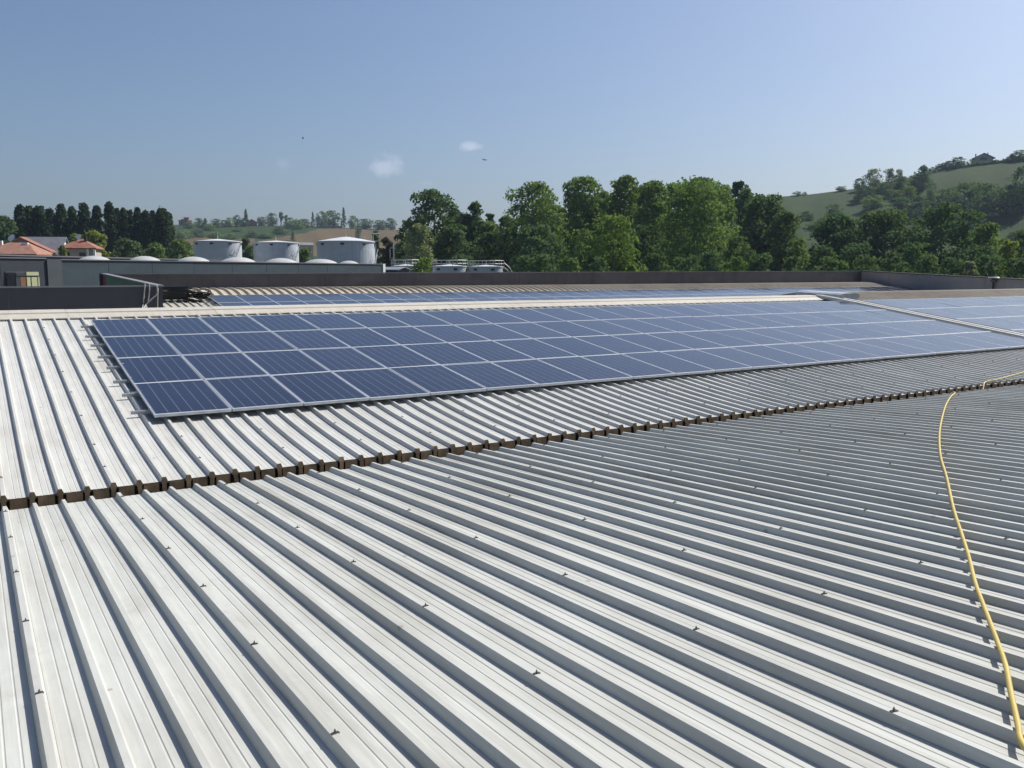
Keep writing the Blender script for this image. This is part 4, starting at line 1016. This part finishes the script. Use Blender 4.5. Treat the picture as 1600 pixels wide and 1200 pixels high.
# ------------------------------------------------------------------ things on the left hill
def hill_tree(H, px, ytop, ybase, wpx, style, leaf, name, label, cat='tree', group=None, n=1500, lf=.15, clear=.03):
    p = H.point(px, ybase); d = math.hypot(p[0], p[1]); top = at_d(px, ytop, d)[2]; Rr = wpx/2*d/F_PX*1.22*cs2(px)
    return tree(name, label, cat, (p[0], p[1], p[2]-.3), Rr, max(1.0, top-p[2]+.3), style, leaf, n, lf, clear, group, 0, 'hill')
GH = 'trees along the left hill crest'
for a in (
 (314, 341, 356, 16, 'broad', 'dark', 'dark tree right of the towered villa on the left hill'), (324, 341, 357, 14, 'conifer', 'dark', 'pointed tree second right of the towered villa'),
 (340, 342, 356, 18, 'broad', 'dark', 'rounded dark tree midway between villa and red house'), (353, 344, 355, 14, 'broad', 'dark', 'small dark tree left of the pale green one on the left hill'),
 (362, 340, 355, 13, 'broad', 'mid', 'pale green tree left of the red house'), (373, 336, 354, 13, 'broad', 'dark', 'tall dark tree left of the pointed cedar'),
 (387.5, 327, 354, 13, 'conifer', 'dark', 'pointed tall cedar beside the red house'), (382, 341, 354, 14, 'broad', 'dark', 'dark tree under the pointed cedar'),
 (412, 339, 353, 16, 'broad', 'dark', 'round dark tree right of the red house'), (428, 333, 353, 17, 'broad', 'dark', 'tall dark tree left of the stalked pine'),
 (441.5, 332, 353, 8, 'umbrella', 'dark', 'stalked pine with a narrow crown on the left hill'), (450, 336, 353, 6, 'umbrella', 'dark', 'tiny umbrella pine on the left hill'),
 (458, 340, 356, 24, 'bush', 'mid', 'wide green bush right of the umbrella pine'), (478, 342, 356, 22, 'broad', 'dark', 'dark tree left of the slim conifer'),
 (491, 331, 355, 8, 'conifer', 'dark', 'slim conifer at the middle of the left hill'), (504, 330, 355, 18, 'broad', 'mid', 'rounded green tree right of the slim conifer'),
 (522, 329, 355, 26, 'broad', 'dark', 'wide dark tree left of the tallest conifer'), (539, 324, 355, 11, 'conifer', 'dark', 'tallest ragged conifer on the left hill'),
 (553, 337, 357, 15, 'broad', 'mid', 'green tree right of the tallest conifer'), (574, 342, 358, 24, 'broad', 'dark', 'dark tree above the right part of the ploughed field'),
 (594, 344, 359, 22, 'broad', 'dark', 'dark tree second from the right end of the hill crest'), (611, 341, 359, 18, 'broad', 'dark', 'dark tree at the right end of the left hill crest'),
 (468, 344, 358, 20, 'bush', 'mid', 'green bush at the top left of the ploughed field'), (300, 346, 357, 18, 'bush', 'mid', 'green bush below the towered villa'),
):
    hill_tree(HL, a[0], a[1], a[2], a[3], a[4], a[5], 'hill_tree', a[6], 'tree', GH)
GH2 = 'trees and bushes on the left hill slope'
for a in ((561.5, 351, 374, 11, 'poplar', 'dark', 'dark cypress on the ploughed field behind the largest tank'), (459, 361, 376, 10, 'conifer', 'dark', 'small conifer on the lower edge of the ploughed field'),
          (400, 361, 371, 26, 'bush', 'dark', 'dark bush in the middle of the green slope'), (340, 362, 372, 26, 'bush', 'mid', 'wide bush low on the green slope'), (312, 358, 370, 24, 'bush', 'dark', 'dark bush left on the green slope'),
          (440, 355, 366, 26, 'bush', 'dark', 'dark hedge bush above the ploughed field corner'), (375, 356, 362, 18, 'bush', 'mid', 'small bush high on the green slope'), (290, 360, 373, 26, 'bush', 'mid', 'bush low on the green slope beside the poplars'),
          (360, 365, 374, 30, 'bush', 'mid', 'low wide bush above the left tall tank'), (420, 364, 372, 26, 'bush', 'mid', 'low bush above the middle tall tank'), (330, 350, 360, 22, 'bush', 'mid', 'bush on the upper green slope'),
          (587.5, 360, 382, 10, 'poplar', 'dark', 'dark upright tree right of the largest tank on the field')):
    hill_tree(HL, a[0], a[1], a[2], a[3], a[4], a[5], 'hill_shrub', a[6], 'tree', GH2)
def hill_house(H, px, ybase, d_off=0):
    p = H.point(px, ybase); return p, math.hypot(p[0], p[1])/F_PX*cs2(px), -math.atan2(p[0], p[1])
p, k, fa = hill_house(HL, 293, 352)
v_ = thing('towered_villa', 'brown villa with a flat topped tower on the left hill crest', 'house', p, None, (0, 0, fa))
put('wall', MB().box((0, 0, 4*k), (20*k, 10*k, 8*k)).mesh(M['stone']), v_); put('roof', hip_roof(MB(), 20*k, 10*k, 8*k, 10.5*k, 10*k, 1.2*k, .4*k).mesh(M['brick']), v_)
put('tower', MB().box((2*k, 0, 6.5*k), (7*k, 7*k, 13*k)).mesh(M['stone']), v_); put('tower_roof', hip_roof(MB(), 7*k, 7*k, 11.6*k, 13.4*k, .5*k, 1.8*k, .4*k).mesh(M['brick']), v_, (2*k, 0, 1.2*k))
put('window', MB().box((-5*k, -5.05*k, 4*k), (2*k, .2*k, 2.5*k)).mesh(M['glass_dark']), v_); put('window', MB().box((2*k, -5.05*k, 4*k), (2*k, .2*k, 2.5*k)).mesh(M['glass_dark']), v_)
p, k, fa = hill_house(HL, 397, 353)
v_ = thing('red_house', 'red house with a pitched roof beside the pointed cedar', 'house', p, None, (0, 0, fa))
put('wall', MB().box((0, 0, 3*k), (15*k, 8*k, 6*k)).mesh(M['brick']), v_)
put('roof', MB().prism([(-8.3*k, 5.5*k), (-1*k, 10.6*k), (8.3*k, 5.5*k), (8.3*k, 4.9*k), (-1*k, 9.9*k), (-8.3*k, 4.9*k)], (1, 0, 0), (0, 0, 1), (0, -4.6*k, 0), (0, 9.2*k, 0)).mesh(M['brick']), v_)
put('gable_wall', MB().prism([(-7.5*k, 6*k), (7.5*k, 6*k), (-1*k, 9.8*k)], (1, 0, 0), (0, 0, 1), (0, -4*k, 0), (0, .3, 0)).mesh(M['brick']), v_)
p, k, fa = hill_house(HL, 517, 356.5)
bw = put('brick_wall', MB().box((0, 0, 1.6*k), (39*k, 1.2*k, 4.0*k)).mesh(M['stone']), None, p, (0, 0, fa)); tag(bw, 'long low brown wall along the top of the ploughed field', 'wall')
# small sheds between the tanks
p = at_d(478, 383, 230); b = gz(p)
v_ = thing('farm_shed', 'low tiled farm shed between the middle and largest tanks', 'shed', (p[0], p[1], b), None, (0, 0, -math.atan2(p[0], p[1])+.3))
k = 230/F_PX; h = p[2]-b
put('wall', MB().box((0, 0, h/2), (20*k, 7*k, h)).mesh(M['plaster']), v_)
put('roof', MB().prism([(-4.2*k, h), (0, h+4*k), (4.2*k, h), (4.2*k, h-.6*k), (0, h+3.2*k), (-4.2*k, h-.6*k)], (0, 1, 0), (0, 0, 1), (-11*k, 0, 0), (22*k, 0, 0)).mesh(M['slate']), v_)

# ------------------------------------------------------------------ right hill vegetation and house
GR = 'trees and bushes on the right hillside'
for a in (
 (1298, 319, 350, 28, 'broad', 'dark', 'dark upright bush alone on the lower left hillside'), (1257, 330, 343, 24, 'bush', 'dark', 'low dark bush on the left hillside'),
 (1275, 343, 357, 40, 'bush', 'dark', 'dark hedge bush below the upright one on the hillside'), (1240, 299.5, 306, 16, 'bush', 'mid', 'tiny bush on the left hill skyline'), (1252, 300, 305, 9, 'bush', 'mid', 'tiniest bush on the left hill skyline'), (1309, 291, 299, 20, 'bush', 'grey', 'pale bush on the skyline left of the dark round one'),
 (1336, 279, 298, 20, 'broad', 'dark', 'dark round tree at the left of the hilltop thicket'), (1358, 264, 300, 26, 'broad', 'grey', 'tall pale tree, left of the hilltop thicket trio'), (1381, 264, 299, 22, 'broad', 'grey', 'tall pale tree in the middle of the hilltop thicket trio'), (1396, 265, 296, 15, 'broad', 'grey', 'tall pale tree at the right of the hilltop thicket trio'),
 (1345, 290, 312, 36, 'bush', 'dark', 'dark bush below the left hilltop trees'), (1375, 286, 310, 36, 'bush', 'dark', 'dark bush below the middle hilltop trees'), (1402, 276, 300, 28, 'bush', 'dark', 'dark bush right of the hilltop trio'),
 (1433, 260, 296, 36, 'bush', 'dark', 'wide dark bush under the skyline right of the trio'), (1424, 277, 298, 30, 'bush', 'mid', 'green bush below the wide dark skyline bush'), (1412, 291, 312, 26, 'bush', 'bright', 'lighter green bush in the middle of the hillside'), (1396, 297, 312, 20, 'bush', 'bright', 'small lighter green bush left of the middle one'),
 (1462, 255, 265, 20, 'bush', 'dark', 'dark skyline bush left of the hilltop house tree'), (1486, 246, 262, 23, 'broad', 'dark', 'dark round tree left of the hilltop house'), (1472, 252, 264, 16, 'bush', 'dark', 'low dark bush before the round hilltop tree'),
 (1360, 305, 324, 40, 'bush', 'mid', 'green bush low on the left of the long thicket'), (1400, 308, 334, 44, 'bush', 'dark', 'dark bush at the left end of the long thicket'), (1432, 306, 336, 42, 'bush', 'dark', 'dark bush second from left in the long thicket'),
 (1466, 296, 336, 44, 'bush', 'dark', 'dark bush third from left in the long thicket'), (1500, 286, 338, 52, 'broad', 'dark', 'tallest dark tree in the middle of the long thicket'), (1535, 287, 338, 48, 'broad', 'dark', 'dark tree right of the tallest thicket tree'), (1565, 290, 338, 44, 'broad', 'dark', 'dark tree at the right end of the long thicket'),
 (1590, 262, 330, 50, 'broad', 'dark', 'big dark tree at the right edge of the hillside'), (1560, 292, 316, 30, 'bush', 'mid', 'green bush above the right end of the thicket'), (1515, 284, 300, 26, 'bush', 'mid', 'green bush above the tallest thicket tree'), (1480, 292, 306, 24, 'bush', 'mid', 'green bush on the grass above the thicket'), (1445, 296, 312, 20, 'poplar', 'mid', 'slim green tree above the left thicket'),
 (1581, 235, 252, 22, 'broad', 'dark', 'dark skyline tree near the right edge'), (1599, 236, 251, 16, 'broad', 'dark', 'dark skyline tree cut by the right edge'), (1568, 241, 253, 15, 'bush', 'dark', 'dark skyline bush right of the hilltop house'),
 (1585, 360, 378, 34, 'bush', 'dark', 'dark bush low on the hillside near the right edge'), (1640, 255, 300, 60, 'broad', 'dark', 'dark hillside tree just beyond the right edge'),
):
    hill_tree(HR, a[0], a[1], a[2], a[3], a[4], a[5], 'hillside_tree', a[6], 'tree', GR, 2400, .13, .02)
for i, (x0, y0, x1, y1) in enumerate(((1442, 268, 1510, 260), (1510, 260, 1562, 253.5), (1562, 254, 1612, 250))):
    n = 14; rg = np.random.default_rng(50+i); Vv = []
    p0 = HR.point((x0+x1)/2, (y0+y1)/2)
    for q in range(n):
        t = q/(n-1); p = HR.point(x0+(x1-x0)*t, y0+(y1-y0)*t)
        Vv.append(make_crown(900+i*20+q, 2.0, (2.9, 1.7, 2.6)[i]*(.8+.4*((q*7) % 5)/4), 'bush', 160, .5)+(p-p0))
    o = put('hedge', quads_mesh(np.concatenate(Vv), LEAF['dark'], 'hedge'), None, p0-np.array([0, 0, .4]))
    tag(o, ['dark hedge along the hill skyline left of the hilltop house', 'dark hedge directly below the hilltop house', 'dark hedge along the skyline right of the hilltop house'][i], 'hedge', 'skyline hedges')
p, k, fa = hill_house(HR, 1523, 254.5); k *= 1.18
v_ = thing('hilltop_house', 'grey house with a broad pitched roof on the right hilltop', 'house', p, None, (0, 0, fa+.25))
put('wall', MB().box((0, 0, 3*k), (25*k, 14*k, 7*k)).mesh(M['plaster']), v_)
put('roof', MB().prism([(-15.5*k, 5.8*k), (0, 13.3*k), (15.5*k, 5.8*k), (15.5*k, 5.0*k), (0, 12.3*k), (-15.5*k, 5.0*k)], (1, 0, 0), (0, 0, 1), (0, -9*k, 0), (0, 18*k, 0)).mesh(M['slate']), v_)
put('gable_wall', MB().prism([(-12.5*k, 6.5*k), (12.5*k, 6.5*k), (0, 12.2*k)], (1, 0, 0), (0, 0, 1), (0, -7*k, 0), (0, .3, 0)).mesh(M['plaster']), v_)
for xx, zc in ((-9*k, 11*k), (7*k, 12.3*k)): put('chimney', MB().box((xx, 0, zc), (1.4*k, 1.4*k, 4*k)).mesh(M['plaster']), v_)
put('window', MB().box((0, -7.1*k, 5*k), (9*k, .2*k, 3.6*k)).mesh(M['glass_dark']), v_)

# birds
def bird(px, py, d, label, roll):
    c = at_d(px, py, d); t = thing('bird', label, 'bird', c, 'birds in the sky', (roll, .2, roll*2+.6))
    put('body', MB().lathe((0, 0, 0), [(.001, -.09), (.025, -.05), (.032, 0), (.022, .06), (.001, .10)], 8).mesh(M['black'], True), t, (0, 0, 0), (R(90), 0, 0))
    for s_ in (-1, 1): put('wing', MB().add([(0, -.04, 0), (0, .05, 0), (s_*.13, .03, .05), (s_*.25, -.03, .02), (s_*.12, -.05, .045), (0, -.04, -.008), (0, .05, -.008), (s_*.13, .03, .042), (s_*.12, -.05, .037)],
         [(0, 4, 2, 1), (4, 3, 2), (6, 7, 8, 5), (7, 3, 8), (1, 2, 7, 6), (2, 3, 7), (4, 0, 5, 8), (3, 4, 8)]).mesh(M['black']), t)
bird(473, 216, 75, 'small dark bird in the sky, the left one', .4)
bird(757, 250, 70, 'small dark bird in the sky below the long cloud', -.5)

# ------------------------------------------------------------------ haze
t = NT('haze_air'); pv = t.node('VolumePrincipled'); pv.inputs['Color'].default_value = (.60, .76, 1.0, 1); pv.inputs['Density'].default_value = .00013; pv.inputs['Anisotropy'].default_value = .2
t.l.new(pv.outputs[0], t.out.inputs['Volume'])
hz = put('haze', MB().box((0, 0, 58), (4000, 4000, 140)).mesh(t.m)); hz['kind'] = 'stuff'
